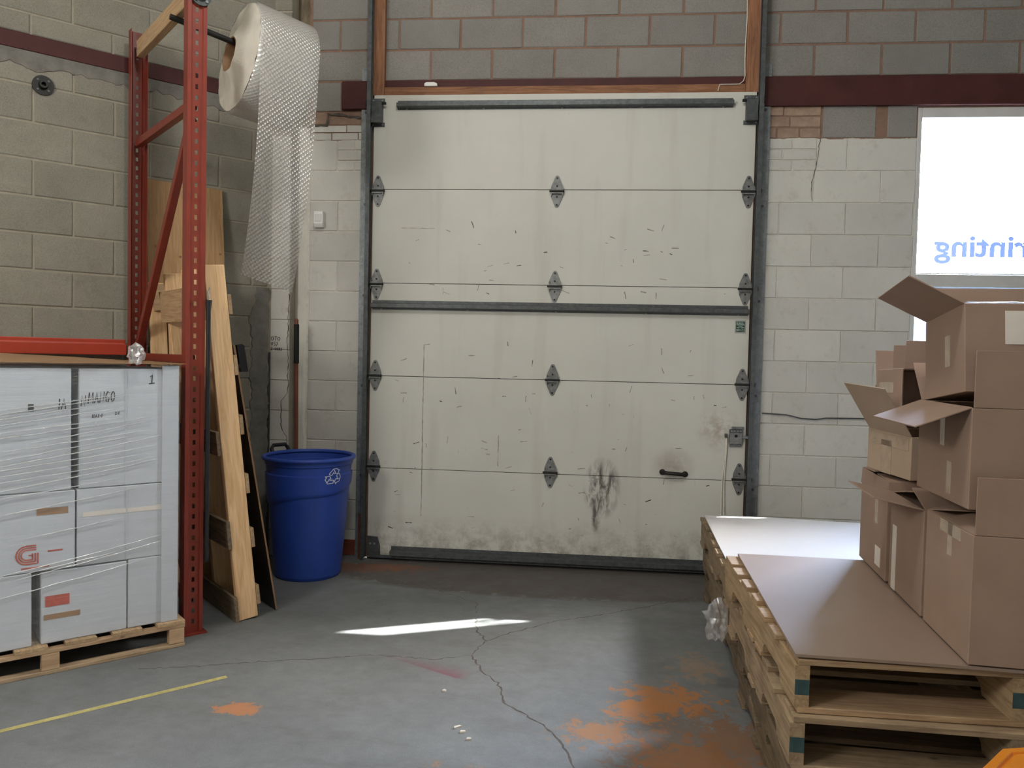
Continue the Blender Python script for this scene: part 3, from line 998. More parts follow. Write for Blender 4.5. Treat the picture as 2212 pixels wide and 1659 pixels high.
# ------------------------------------------------------------------ overhead door
door = thing('door_1', 'white sectional overhead door of five panels with steel hinges and struts', 'door', (0, 0, 0), kind='structure')
for i in range(5):
    G().box((0.002, 0.0, i * 0.61 + (0.012 if i == 0 else 0.0018)), (DOOR_W - 0.002, 0.042, (i + 1) * 0.61 - 0.0018)).build('panel', 'door_paint', door, bevel=0.0015)
G().box((0.0, 0.012, 0.0), (DOOR_W, 0.03, 3.04)).build('panel_core', 'black_hole', door)

def hinge_at(x, z, side):
    w = 0.037
    h = G()
    h.prism([(-w, 0.016), (w, 0.016), (w, 0.034), (0.012, 0.094), (0.006, 0.1), (-0.006, 0.1), (-0.012, 0.094), (-w, 0.034)],
            (x, -0.006, z), (1, 0, 0), (0, 0, 1), (0, 0.0055, 0))
    h.prism([(-w, -0.016), (-w, -0.034), (-0.012, -0.094), (-0.006, -0.1), (0.006, -0.1), (0.012, -0.094), (w, -0.034), (w, -0.016)],
            (x, -0.006, z), (1, 0, 0), (0, 0, 1), (0, 0.0055, 0))
    h.prism([(-w, -0.03), (-w - 0.003, 0.0), (-w, 0.03), (-w + 0.004, 0.03), (-w + 0.004, -0.03)], (x, -0.022, z), (1, 0, 0), (0, 0, 1), (0, 0.021, 0))
    h.prism([(w, -0.03), (w + 0.003, 0.0), (w, 0.03), (w - 0.004, 0.03), (w - 0.004, -0.03)], (x, -0.022, z), (1, 0, 0), (0, 0, 1), (0, 0.021, 0))
    h.box((x - w, -0.021, z - 0.016), (x + w, -0.001, z + 0.016))
    o = h.build('hinge', 'hinge_zinc', door)
    p = G().cyl((x - 0.048 - (0.03 if side < 0 else 0), -0.02, z), (x + 0.048 + (0.03 if side > 0 else 0), -0.02, z), 0.0075, 10)
    if side:
        sx = x + side * 0.07
        p.cyl((sx - 0.004, -0.02, z), (sx + 0.004, -0.02, z), 0.02, 14)
    p.build('hinge_pin', 'black_iron', o)
    for dz in (0.085, 0.034, -0.034, -0.085):
        G().cyl((x, -0.010, z + dz), (x, -0.005, z + dz), 0.006, 8).build('screw', 'black_iron', o)
for k, z in enumerate((0.622, 1.222, 1.822, 2.428)):
    hinge_at(0.038, z, -1)
    hinge_at(1.208, z, 0)
    hinge_at(2.405, z, 1)

def strut(x0, x1, z, h, dy, name='strut', material='galv_dark'):
    """hat-section stiffener"""
    prof = [(0, h), (0.003, h), (0.003, h * 0.72), (dy, h * 0.62), (dy, h * 0.24), (0.003, h * 0.1), (0.003, 0), (0, 0)]
    return G().prism([(-a, b) for a, b in prof], (x0, -0.0005, z), (0, 1, 0), (0, 0, 1), (x1 - x0, 0, 0)).build(name, material, door)
for a in (strut(0.16, 2.294, 2.952, 0.058, 0.042), strut(0.012, 2.427, 1.655, 0.062, 0.048)):
    x0 = min(q.co.x for q in a.data.vertices); x1 = max(q.co.x for q in a.data.vertices)
    z0 = min(q.co.z for q in a.data.vertices)
    for k in range(5):
        xx = x0 + 0.06 + (x1 - x0 - 0.12) * k / 4
        G().cyl((xx, -0.008, z0 + 0.006), (xx, -0.003, z0 + 0.006), 0.006, 8).build('screw', 'galv', a)
strut(0.165, 2.30, 0.022, 0.07, 0.05)
G().box((0.02, -0.012, 0.012), (2.42, 0.0, 0.03)).build('bottom_rail', 'galv_dark', door)
G().tube([(0.0, 0.012, 0.008), (DOOR_W, 0.012, 0.008)], 0.0105, 10).build('bottom_seal', 'black_rubber', door)
# brackets in the corners
def top_bracket(x, s):
    g = G()
    g.box((x - 0.045, -0.007, 2.99), (x + 0.045, -0.001, 3.025))
    g.box((x - 0.045, -0.007, 2.845), (x + 0.045, -0.001, 2.87))
    g.prism([(0, 0), (0, 0.15), (-0.05, 0.13), (-0.034, 0.06), (-0.05, 0.0)], (x - 0.035, -0.002, 2.86), (0, 1, 0), (0, 0, 1), (0.07, 0, 0))
    o = g.build('top_bracket', 'galv_dark', door)
    G().cyl((x - 0.06 * s, -0.035, 2.985), (x + 0.075 * s, -0.035, 2.985), 0.009, 10).build('roller_stem', 'black_iron', o)
    G().cyl((x + 0.062 * s, -0.035, 2.985), (x + 0.072 * s, -0.035, 2.985), 0.021, 14).build('roller', 'black_iron', o)
    for dx in (-0.03, 0.03):
        for z in (3.01, 2.857):
            G().cyl((x + dx, -0.011, z), (x + dx, -0.006, z), 0.006, 8).build('screw', 'galv', o)
top_bracket(0.03, -1)
top_bracket(2.405, 1)
for x0, s in ((0.002, 1), (2.438, -1)):
    g = G()
    g.prism([(0, 0.02), (0.088 * s, 0.02), (0.088 * s, 0.09), (0.07 * s, 0.15), (0.0, 0.155)], (x0, -0.009, 0), (1, 0, 0), (0, 0, 1), (0, 0.008, 0))
    o = g.build('bottom_bracket', 'galv_dark', door)
    for dx in (0.022, 0.05):
        G().cyl((x0 + dx * s, -0.0105, 0.105), (x0 + dx * s, -0.0085, 0.105), 0.008, 12).build('bolt', 'galv', o)
# lock with slide bolt and pull cord
lock = G().box((2.335, -0.03, 0.845), (2.412, -0.001, 0.925)).build('lock', 'hinge_zinc', door, bevel=0.003)
G().box((2.335, -0.034, 0.918), (2.412, -0.002, 0.938)).build('lock_flange', 'galv_dark', lock, bevel=0.002)
G().box((2.338, -0.012, 0.828), (2.408, -0.002, 0.846)).build('lock_flange', 'hinge_zinc', lock, bevel=0.002)
G().box((2.35, -0.01, 0.938), (2.425, -0.002, 0.955)).build('lock_flange', 'hinge_zinc', lock, bevel=0.002)
G().cyl((2.374, -0.033, 0.898), (2.374, -0.029, 0.898), 0.009, 14).build('keyhole', 'black_hole', lock)
G().box((2.405, -0.024, 0.882), (2.462, -0.010, 0.898)).build('slide_bolt', 'galv', lock, bevel=0.002)
G().box((2.306, -0.028, 0.885), (2.322, -0.006, 0.91)).build('lock_arm', 'galv_dark', lock, bevel=0.002)
for dx in (-0.028, -0.01, 0.01, 0.028):
    for z in (0.929, 0.836):
        G().cyl((2.373 + dx, -0.037 if z > 0.9 else -0.015, z), (2.373 + dx, -0.012, z), 0.005, 8).build('rivet', 'galv', lock)
cord = []
for i in range(25):
    u = i / 24
    cord.append((2.314 - 0.022 * u + 0.004 * math.sin(u * 9), -0.012, 0.895 - 0.58 * u))
for i in range(25):
    u = 1 - i / 24
    cord.append((2.316 - 0.002 * u + 0.004 * math.sin(u * 7 + 1), -0.016, 0.895 - 0.58 * u))
G().tube(cord, 0.0035, 6).build('pull_cord', 'rope', door, smooth=True)
# lift handle
hg = G()
hg.cyl((1.925, -0.006, 0.650), (1.925, -0.0005, 0.650), 0.019, 16)
hg.cyl((2.068, -0.006, 0.641), (2.068, -0.0005, 0.641), 0.019, 16)
hg.tube([(1.925, -0.005, 0.650), (1.943, -0.026, 0.649), (1.955, -0.034, 0.648), (2.038, -0.034, 0.643), (2.05, -0.026, 0.642), (2.068, -0.005, 0.641)], [0.013, 0.012, 0.012, 0.012, 0.012, 0.013], 10)
hd = hg.build('lift_handle', 'black_iron', door, smooth=True)
for x, z in ((1.922, 0.650), (2.071, 0.641)):
    G().cyl((x, -0.009, z), (x, -0.005, z), 0.006, 8).build('screw', 'galv', hd)
# maker's plate
pl = G().box((2.350, -0.003, 1.548), (2.416, 0.0, 1.626)).build('maker_plate', 'sign_silver', door, label='small green and silver nameplate')
G().box((2.356, -0.0036, 1.555), (2.410, -0.0028, 1.618)).build('plate_field', 'sign_green', pl)
place_type('plate_text', 'BURRELL', 0.020, 'sign_text', pl, (2.359, -0.0042, 1.600), (1, 0, 0), (0, 0, 1), 0.0006, 0.048)
place_type('plate_text', '669-1711', 0.020, 'sign_text', pl, (2.358, -0.0042, 1.560), (1, 0, 0), (0, 0, 1), 0.0006, 0.050)
for x0, x1, z in ((2.359, 2.407, 1.5945), (2.371, 2.396, 1.5875), (2.359, 2.378, 1.580), (2.384, 2.407, 1.580)):
    G().box((x0, -0.0042, z), (x1, -0.0036, z + 0.003)).build('plate_text', 'sign_text', pl)
# thin marks scored into the paint
crack(door, [(0.362, -0.0006, 1.43), (0.362, -0.0006, 0.30)], 0.005, 'score_grey', (0, -1, 0), 0.0008, 'score_line', 12)
crack(door, [(0.362, -0.0006, 1.43), (0.40, -0.0006, 1.435)], 0.004, 'score_grey', (0, -1, 0), 0.0008, 'score_line', 13)
crack(door, [(0.20, -0.0006, 2.19), (0.42, -0.0006, 2.188)], 0.003, 'score_grey', (0, -1, 0), 0.0008, 'score_line', 14)
crack(door, [(0.865, -0.0006, 0.85), (0.865, -0.0006, 0.65)], 0.004, 'score_grey', (0, -1, 0), 0.0008, 'score_line', 15)
rnd = random.Random(41)
for i in range(110):
    x = rnd.uniform(0.12, 2.3)
    z = rnd.choice((rnd.uniform(0.2, 1.5), rnd.uniform(0.2, 1.5), rnd.uniform(1.75, 2.2)))
    if 1.62 < z < 1.75:
        continue
    a = rnd.uniform(-0.4, 0.4) + (math.pi / 2 if rnd.random() < 0.3 else 0)
    ln = rnd.uniform(0.01, 0.05)
    z2 = z + ln * math.sin(a)
    crack(door, [(x, -0.0006, z), (x + ln * math.cos(a), -0.0006, z2)], rnd.uniform(0.0025, 0.005), 'crack_dark' if i % 3 == 0 else 'score_grey', (0, -1, 0), 0.001, 'scratch', 100 + i)

# tracks and their angles
def track(xi, s):
    """xi: door edge; s: -1 left side, +1 right side"""
    a = G()
    a.prism([(0.032 * s, 0.0), (0.095 * s, 0.0), (0.095 * s, 0.006), (0.038 * s, 0.006), (0.038 * s, 0.085), (0.032 * s, 0.085)],
            (xi, 0.052, 0.0), (1, 0, 0), (0, -1, 0), (0, 0, 3.24))
    o = a.build('track_angle', 'galv', door)
    for z in (0.55, 1.15, 1.75, 2.35, 2.95):
        G().cyl((xi + 0.062 * s, 0.040, z), (xi + 0.062 * s, 0.047, z), 0.009, 8).build('bolt', 'galv_dark', o)
    c = G()
    c.prism([(0.005 * s, 0), (0.031 * s, 0), (0.031 * s, 0.055), (0.005 * s, 0.055), (0.005 * s, 0.043), (0.008 * s, 0.043), (0.008 * s, 0.052), (0.028 * s, 0.052), (0.028 * s, 0.003), (0.008 * s, 0.003), (0.008 * s, 0.012), (0.005 * s, 0.012)],
            (xi, -0.003, 0.02), (1, 0, 0), (0, -1, 0), (0, 0, 4.5))
    c.build('track', 'galv_dark', door)
track(0.0, -1)
track(DOOR_W, 1)
G().tube([(0.0 - 0.05, -0.01, 0.0), (-0.05, -0.01, 0.3)], 0.008, 8).build('track_foot', 'red_rust', door)

# ------------------------------------------------------------------ window
win = thing('window_1', 'bright two pane window right of the door with reversed lettering on its glass', 'window', (WIN[0], 0.09, WIN[2]), kind='structure')
ww, wh = WIN[1] - WIN[0], WIN[3] - WIN[2]
fr = 0.028
fy0, fy1 = -0.025, 0.05
for nm, lo, hi in (('frame_jamb', (0, fy0, 0), (fr, fy1, wh)), ('frame_jamb', (ww - fr, fy0, 0), (ww, fy1, wh)),
                   ('frame_sill', (fr, fy0, 0), (ww - fr, fy1, fr)), ('frame_head', (fr, fy0, wh - 0.062), (ww - fr, fy1, wh)),
                   ('transom', (fr, fy0, 0.637), (ww - fr, fy1, 0.718))):
    G().box(lo, hi).build(nm, 'frame_paint', win, bevel=0.004)
for z0, z1 in ((0.637 - 0.010, 0.637), (0.718, 0.728)):
    G().box((fr, -0.012, z0), (ww - fr, 0.02, z1)).build('glazing_bead', 'frame_paint', win)
G().box((fr, 0.012, 0.718), (ww - fr, 0.016, wh - 0.05)).build('pane', 'glass', win)
G().box((fr, 0.012, fr), (ww - fr, 0.016, 0.637)).build('pane', 'glass', win)
# milky film added on the lower pane to block sun, slit shaping a patch
SUN_SLIT = (0.258, 0.298)
G().box((fr, 0.0165, fr), (ww - fr, 0.0172, SUN_SLIT[0])).build('sun_blocking_film', 'frosted_film', win)
G().box((fr, 0.0165, SUN_SLIT[1]), (ww - fr, 0.0172, 0.637)).build('sun_blocking_film', 'frosted_film', win)
# cut letters on the outside of the upper pane, so reversed from in here: the end of the word nearest the jamb
me_o = place_type('window_lettering', 'Printing', 0.19, 'letter_film', win, (3.575 - WIN[0] + 0.665, 0.0185, 2.056 - WIN[2]), (-1, 0, 0), (0, 0, 1), 0.005, 0.665)
tag_reveal = G().box((0, 0.05, -0.02), (ww, 0.27, -0.001)).build('outer_sill', 'frame_paint', win)

# floor cracks
c1 = [(-0.444, -1.924), (-0.226, -1.866), (0.025, -1.776), (0.29, -1.692), (0.483, -1.624), (0.782, -1.628), (0.94, -1.559)]
c2 = [(0.94, -1.559), (0.955, -1.436), (0.98, -1.372), (1.1, -1.225), (1.299, -1.035), (1.541, -0.893), (1.799, -0.71), (2.081, -0.494)]
c3 = [(0.98, -1.372), (0.915, -1.235), (0.885, -1.052)]
c4 = [(0.94, -1.559), (1.006, -1.729), (1.089, -1.838), (1.12, -1.946), (1.138, -2.029), (1.198, -2.081), (1.257, -2.15), (1.294, -2.183), (1.349, -2.264), (1.41, -2.42), (1.419, -2.476)]
c5 = [(0.451, -0.449), (0.644, -0.65), (0.854, -0.802), (0.879, -0.979)]
for i, (c, w) in enumerate(((c1, 0.005), (c2, 0.005), (c3, 0.007), (c4, 0.008), (c5, 0.003))):
    crack(fl, [(a, b, 0.0006) for a, b in c], w, 'crack_dark', (0, 0, 1), 0.008, 'floor_crack', 60 + i)

# ------------------------------------------------------------------ pallet rack end frame
RK = thing('rack_upright', 'tall orange steel rack upright with slotted posts standing by the white cartons', 'rack', (-0.424, -1.5, 0), math.radians(45))
# local: x runs along the left wall, -y towards the aisle
def slotted_post(y, s, top, name):
    """channel with its slotted face towards -y*s"""
    hw, dp = 0.044, 0.062
    prof = [(-hw, dp), (-hw, 0), (-0.027, 0), (-0.023, 0.007), (-0.0065, 0.007), (0.0065, 0.007), (0.023, 0.007), (0.027, 0), (hw, 0), (hw, dp)]
    zl = [0.0]
    z = 0.05
    while z < top - 0.05:
        zl += [z, z + 0.022]
        z += 0.0508
    zl.append(top)
    g = G()
    for zz in zl:
        for a, b in prof:
            g.v.append((a, y + b * s, zz))
    n = len(prof)
    for i in range(len(zl) - 1):
        for j in range(n - 1):
            if j == 4 and i % 2 == 1:
                continue
            q = (i * n + j, i * n + j + 1, (i + 1) * n + j + 1, (i + 1) * n + j)
            g.f.append(q if s > 0 else q[::-1])
    o = g.build(name, 'rack_orange', RK)
    sol = o.modifiers.new('thickness', 'SOLIDIFY')
    sol.thickness = 0.0025
    sol.offset = -1
    return o
slotted_post(0.0, 1, 3.35, 'front_post')
slotted_post(1.067, -1, 3.165, 'rear_post')
for y in (0.03, 1.037):
    G().box((-0.06, y - 0.05, 0), (0.06, y + 0.05, 0.006)).build('base_plate', 'rack_orange', RK)
def brace(y0, z0, y1, z1, name):
    a, b = Vector((0, y0, z0)), Vector((0, y1, z1))
    d = (b - a)
    nrm = Vector((1, 0, 0)).cross(d.normalized())
    return G().obox((a + b) / 2, (0.019, 0, 0), d / 2, nrm * 0.021).build(name, 'rack_orange', RK, bevel=0.004)
brace(0.06, 2.53, 1.01, 2.53, 'horizontal_brace')
brace(0.06, 1.32, 1.01, 1.32, 'horizontal_brace')
brace(0.06, 0.16, 1.01, 0.16, 'horizontal_brace')
brace(0.07, 2.47, 1.00, 1.38, 'diagonal_brace')
brace(0.07, 0.22, 1.00, 1.26, 'diagonal_brace')
fg = G()
fg.cyl((0.012, -0.012, 3.02), (0.012, -0.001, 3.02), 0.047, 24)
fg.cyl((0.012, -0.03, 3.02), (0.012, -0.01, 3.02), 0.021, 18)
fo = fg.build('pipe_flange', 'galv_dark', RK, smooth=True)
for k in range(4):
    t = math.pi / 4 + k * math.pi / 2
    G().cyl((0.012 + 0.034 * math.cos(t), -0.018, 3.02 + 0.034 * math.sin(t)), (0.012 + 0.034 * math.cos(t), -0.011, 3.02 + 0.034 * math.sin(t)), 0.007, 8).build('bolt', 'galv', fo)
# rear load beam
bm = G().prism([(0, 0), (0.045, 0), (0.045, 0.065), (0.02, 0.065), (0.02, 0.09), (0, 0.09)], (-0.047, 1.115, 1.325), (0, -1, 0), (0, 0, 1), (-2.5, 0, 0))
lb = bm.build('load_beam', 'beam_orange', bevel=0.004)
lb.location = RK.location
lb.rotation_euler = RK.rotation_euler
tag(lb, 'bright orange rack load beam along the block wall above the white cartons', 'beam')
# 2x4 laid across the frame near its top
wbar = G().box((-0.019, 0.07, 3.008), (0.019, 1.0, 3.098)).build('timber_bar', 'pine_y', bevel=0.003)
wbar.location = RK.location
wbar.rotation_euler = RK.rotation_euler
tag(wbar, 'length of raw timber fixed across the top of the rack upright', 'timber')

# ------------------------------------------------------------------ bubble wrap on its pipe
T = Vector((R2, R2, 0))
NN = Vector((R2, -R2, 0))
pd = (T + Vector((0, 0, -0.13))).normalized()
P0 = Vector((-0.609, -1.315, 2.984))
pipe = G().cyl(P0 - pd * 0.05, P0 + pd * 0.635, 0.0145, 14).build('hanging_pipe', 'black_iron', smooth=True)
tag(pipe, 'black iron pipe carrying the bubble wrap roll beside the rack', 'pipe')
dn = NN.cross(pd).normalized()
dn = dn if dn.z < 0 else -dn
ca = P0 + pd * 0.30 + dn * 0.066
RR, RL = 0.288, 0.31
roll = thing('bubble_wrap_roll', 'big roll of bubble wrap with a loose end hanging down', 'bubble wrap', ca + dn * RR)
base = Vector(roll.location)
def uvset(me, uvs):
    ul = me.uv_layers.new(name='UVMap')
    for lp in me.loops:
        ul.data[lp.index].uv = uvs[lp.vertex_index]
# outer wrap, slightly slumped, plus dished ends
seg = 96
g = G(); uvs = []
prof = [(0.0, RR - 0.012), (0.01, RR - 0.004), (0.05, RR), (RL - 0.05, RR), (RL - 0.01, RR - 0.004), (RL, RR - 0.012)]
for (x, r) in prof:
    for k in range(seg + 1):
        t = 2 * math.pi * k / seg
        q = r * (1 + 0.012 * math.sin(2 * t + 0.6))
        g.v.append(ca + pd * x + (NN * math.cos(t) + dn * math.sin(t)) * q - base)
        uvs.append((t * RR / 0.0165, x / 0.0165))
for i in range(len(prof) - 1):
    for k in range(seg):
        a = i * (seg + 1) + k
        g.f.append((a, a + seg + 1, a + seg + 2, a + 1))
me = g.mesh('wrap'); uvset(me, uvs)
obj('wrap', me, 'bubble_roll', roll, True)
for x0, s in ((0.0, -1), (RL, 1)):
    g = G()
    rings = [(RR - 0.012, 0.0), (0.24, 0.006), (0.17, 0.012), (0.12, 0.030), (0.09, 0.05)] if s < 0 else [(RR - 0.012, 0.0), (0.2, 0.0), (0.09, 0.0)]
    for r, dx in rings:
        for k in range(64):
            t = 2 * math.pi * k / 64
            w = 0.006 * mnoise.noise(Vector((math.cos(t) * 3 * r * 8, math.sin(t) * 3 * r * 8, r * 9)))
            g.v.append(ca + pd * (x0 + s * (dx + w)) + (NN * math.cos(t) + dn * math.sin(t)) * r - base)
    for i in range(len(rings) - 1):
        for k in range(64):
            k2 = (k + 1) % 64
            q = (i * 64 + k, i * 64 + k2, (i + 1) * 64 + k2, (i + 1) * 64 + k)
            g.f.append(q if s > 0 else q[::-1])
    g.build('roll_end', 'bubble_end', roll, True)
g = G()
for r0, r1 in ((0.09, 0.083),):
    ring = lambda r, x: [ca + pd * x + (NN * math.cos(2 * math.pi * k / 32) + dn * math.sin(2 * math.pi * k / 32)) * r - base for k in range(32)]
    vs = ring(r0, -0.05) + ring(r0, RL + 0.004) + ring(r1, RL + 0.004) + ring(r1, -0.05)
    fs = []
    for a in range(4):
        b = (a + 1) % 4
        fs += [(a * 32 + k, a * 32 + (k + 1) % 32, b * 32 + (k + 1) % 32, b * 32 + k) for k in range(32)]
    g.add(vs, fs)
g.build('core_tube', 'kraft', roll, True)
# loose end: leaves the aisle side of the roll and hangs, drifting back towards the wall
arc_rows, hang_rows, cols = 36, 60, 20
rows = arc_rows + hang_rows
A0 = -2.3
g = G(); uvs = []
for i in range(rows + 1):
    if i <= arc_rows:
        ang = A0 * (1 - i / arc_rows)
        c0 = (NN * math.cos(ang) + dn * math.sin(ang)) * (RR * (1 + 0.012 * math.sin(2 * ang + 0.6)) + 0.004)
        ln = RR * (ang - A0)
    else:
        h = (i - arc_rows) / hang_rows
        ln = -RR * A0 + 1.12 * h
    for j in range(cols + 1):
        v = j / cols
        if i <= arc_rows:
            q = ca + pd * (v * RL) + c0
        else:
            st = ca + pd * (v * RL) + c0
            drift = -0.03 * h - 0.20 * h * h
            along = (0.5 - v) * 0.035 * h - 0.015 * h
            wave = 0.012 * math.sin(v * 5 + h * 4) * h
            q = st + Vector((0, 0, -1.12 * h)) + NN * (drift + wave) + T * along
            q += Vector((0, 0, -0.035 * h * v))
        g.v.append(q - base)
        uvs.append((ln / 0.0165, v * RL / 0.0165))
for i in range(rows):
    for j in range(cols):
        a = i * (cols + 1) + j
        g.f.append((a, a + 1, a + cols + 2, a + cols + 1))
me = g.mesh('loose_end'); uvset(me, uvs)
obj('loose_end', me, 'bubble_sheet', roll, True)

# flange left on the block wall
def wallp(s, z, out=0.0):
    return Vector((-0.6, 0, 0)) + T * s + NN * out + Vector((0, 0, z))
fl2 = thing('wall_flange', 'round black pipe flange screwed to the bare block wall', 'flange', wallp(-1.385, 2.793), math.radians(45))
g = G()
g.cyl((0, -0.010, 0), (0, 0.003, 0), 0.053, 28)
g.build('flange_disc', 'black_iron', fl2, True)
g = G()
ring = lambda r, y: [(r * math.cos(2 * math.pi * k / 20), y, r * math.sin(2 * math.pi * k / 20)) for k in range(20)]
vs = ring(0.024, -0.009) + ring(0.020, -0.034) + ring(0.012, -0.034) + ring(0.012, -0.009)
fs = [(a * 20 + k, a * 20 + (k + 1) % 20, (a + 1) * 20 + (k + 1) % 20, (a + 1) * 20 + k) for a in range(3) for k in range(20)]
g.add(vs, fs).build('hub', 'black_iron', fl2, True)
for k in range(4):
    t = math.pi / 4 + k * math.pi / 2
    G().cyl((0.037 * math.cos(t), -0.013, 0.037 * math.sin(t)), (0.037 * math.cos(t), -0.009, 0.037 * math.sin(t)), 0.006, 8).build('screw', 'galv_dark', fl2)

# small white alarm sensor and contact
sn = thing('motion_sensor', 'small white motion sensor on the painted wall left of the door', 'sensor', (-0.37, WY - 0.002, 2.25))
G().prism([(0, -0.055), (-0.03, -0.055), (-0.045, -0.03), (-0.042, 0.05), (0, 0.055)], (-0.031, 0, 0), (0, 1, 0), (0, 0, 1), (0.062, 0, 0)).build('sensor_body', 'white_plastic', sn, bevel=0.005)
G().box((-0.024, -0.0475, -0.02), (0.024, -0.040, 0.032)).build('sensor_lens', 'frame_paint', sn, bevel=0.004)
wc = G().prism([(-0.042, 0), (0.042, 0), (0.042, 0.018), (0.02, 0.026), (-0.03, 0.026), (-0.042, 0.018)], (0.373, 0.0, 3.105), (1, 0, 0), (0, 0, 1), (0, 0.03, 0)).build('door_contact', 'white_plastic', bevel=0.003)
tag(wc, 'small white plastic block lying on the timber above the door', 'sensor')
cb = G().tube([(2.362 + 0.003 * math.sin(i * 1.3), 0.011, 4.5 - i * 0.09) for i in range(16)] + [(2.355, 0.010, 3.12), (2.33, 0.009, 3.10), (2.21, 0.012, 3.10), (2.2, 0.011, 3.06)], 0.003, 6).build('door_cable', 'rope', smooth=True)
tag(cb, 'thin white cable running down the right timber post over the door', 'cable')
cb2 = G().tube([(2.545, 0.054, 1.042), (2.60, 0.052, 1.04), (2.70, 0.052, 1.035), (2.79, 0.052, 1.015), (2.88, 0.052, 1.012), (2.94, 0.052, 1.022), (3.05, 0.052, 1.024), (3.4, 0.052, 1.03)], 0.004, 6).build('wall_cable', 'galv_dark', smooth=True)
tag(cb2, 'grey cable strung across the painted wall right of the door', 'cable')

# ------------------------------------------------------------------ blue bin, broom
BZ = 0.735
bn = thing('recycling_bin', 'round blue plastic recycling bin with black handles in the corner', 'bin', (-0.256, -0.405, 0))
def bin_r(r, z, t):
    if 0.06 < z < BZ - 0.09 and r > 0.15:
        # contoured ledge, rising towards the viewer's right
        zs_ = 0.500 + 0.045 * math.sin(t + 1.2) + 0.012 * math.sin(3 * t)
        s = max(0.0, min(1.0, (z - zs_ + 0.02) / 0.04))
        return r + 0.022 * (s * s * (3 - 2 * s)) - 0.006
    return r
prof = [(0.0, 0.006), (0.175, 0.006), (0.190, 0.0), (0.197, 0.012)]
for i in range(1, 60):
    z = 0.012 + (BZ - 0.055) * i / 60
    prof.append((0.197 + 0.055 * z / BZ, z))
prof += [(0.262, BZ - 0.045), (0.264, BZ - 0.02)]
g = G().lathe(prof, (0, 0, 0), 72, bin_r)
g.lathe([(0.264, BZ - 0.02), (0.258, BZ - 0.02), (0.255, BZ - 0.06), (0.20, 0.02), (0.0, 0.02)], (0, 0, 0), 72)
g.build('bin_body', 'blue_plastic', bn, True)
rim = []
for k in range(72):
    t = 2 * math.pi * k / 72
    rim.append((0.268 * math.cos(t), 0.268 * math.sin(t), BZ - 0.008))
G().tube(rim, 0.013, 10, True).build('bin_rim', 'blue_plastic', bn, True)
for t in (math.radians(150),):
    d = Vector((math.cos(t), math.sin(t), 0)); e = Vector((-math.sin(t), math.cos(t), 0))
    up_ = 1
    path = [d * 0.262 + e * -0.064 + Vector((0, 0, BZ - 0.02)), d * 0.285 + e * -0.062 + Vector((0, 0, BZ + 0.018)), d * 0.29 + e * -0.045 + Vector((0, 0, BZ + 0.038)),
            d * 0.29 + e * 0.045 + Vector((0, 0, BZ + 0.038)), d * 0.285 + e * 0.062 + Vector((0, 0, BZ + 0.018)), d * 0.262 + e * 0.064 + Vector((0, 0, BZ - 0.02))]
    if t < 0:
        path = [q - Vector((0, 0, 2 * (q.z - BZ + 0.03))) if q.z > BZ - 0.01 else q - Vector((0, 0, 0.04)) for q in path]
    G().tube(path, 0.012, 10).build('handle', 'black_plastic', bn, True)
# chasing-arrows emblem, printed on the curved side
arrows = [[(600, 700), (770, 450), (930, 440), (985, 530), (1040, 500), (975, 690), (815, 690), (870, 640), (785, 480)], [(600, 700), (710, 780), (800, 600)],
          [(925, 760), (1035, 690), (1110, 880), (1050, 1100), (910, 1160), (905, 1230), (835, 1060), (915, 930), (940, 980), (1080, 960)], [(925, 760), (970, 960)],
          [(800, 1010), (780, 1170), (550, 1180), (450, 960), (510, 860), (440, 815), (630, 790), (690, 960), (620, 940), (540, 1110)], [(800, 1010), (620, 1010)]]
g = G()
a0 = math.radians(-38)
for st in arrows:
    pts = []
    for (x0, y0), (x1, y1) in zip(st, st[1:]):
        for k in range(5):
            pts.append((x0 + (x1 - x0) * k / 5, y0 + (y1 - y0) * k / 5))
    pts.append(st[-1])
    vs = []
    for i, (x, y) in enumerate(pts):
        xa, ya = pts[max(i - 1, 0)]; xb, yb = pts[min(i + 1, len(pts) - 1)]
        l = math.hypot(xb - xa, yb - ya) or 1
        nx, ny = -(yb - ya) / l, (xb - xa) / l
        for s in (-1, 1):
            px, py = x + s * nx * 17, y + s * ny * 17
            z = 0.632 - (py - 840) * 0.000118
            ang = a0 + (px - 780) * 0.000155 / 0.25
            rr = 0.197 + 0.055 * z / BZ + 0.0172
            vs.append((rr * math.cos(ang), rr * math.sin(ang), z))
    g.add(vs, [(2 * i, 2 * i + 2, 2 * i + 3, 2 * i + 1) for i in range(len(pts) - 1)])
g.build('recycling_emblem', 'print_white', bn, label='white chasing arrows recycling emblem')

br = thing('broom_handle', 'brown broom handle with black grip standing upright behind the blue bin', 'broom', (-0.452, -0.095, 0))
G().tube([(0, 0, 0.0), (-0.012, 0.0, 1.30)], 0.0125, 12).build('stick', 'broom_red', br, True)
G().tube([(-0.0118, 0, 1.29), (-0.014, 0, 1.545)], 0.0165, 12).build('grip', 'black_rubber', br, True)
G().tube([(-0.014, 0, 1.54), (-0.0142, 0, 1.575), (-0.0142, 0, 1.582)], [0.012, 0.012, 0.006], 12).build('end_cap', 'broom_red', br, True)

# ------------------------------------------------------------------ boards leaning by the rack
def lean_frame(name, label, cat, base_pt, lean, rz=math.radians(45)):
    """local x along the left wall (lean tips the top towards -x), y towards the wall"""
    return thing(name, label, cat, base_pt, rot=(0, -lean, rz))
# pallet on end beside the rack: stringers upright, boards running back to the wall
LP = lean_frame('leaning_pallet', 'pale timber pallet standing on end against the rack upright', 'pallet', (-0.251, -1.265, 0.006), 0.106)
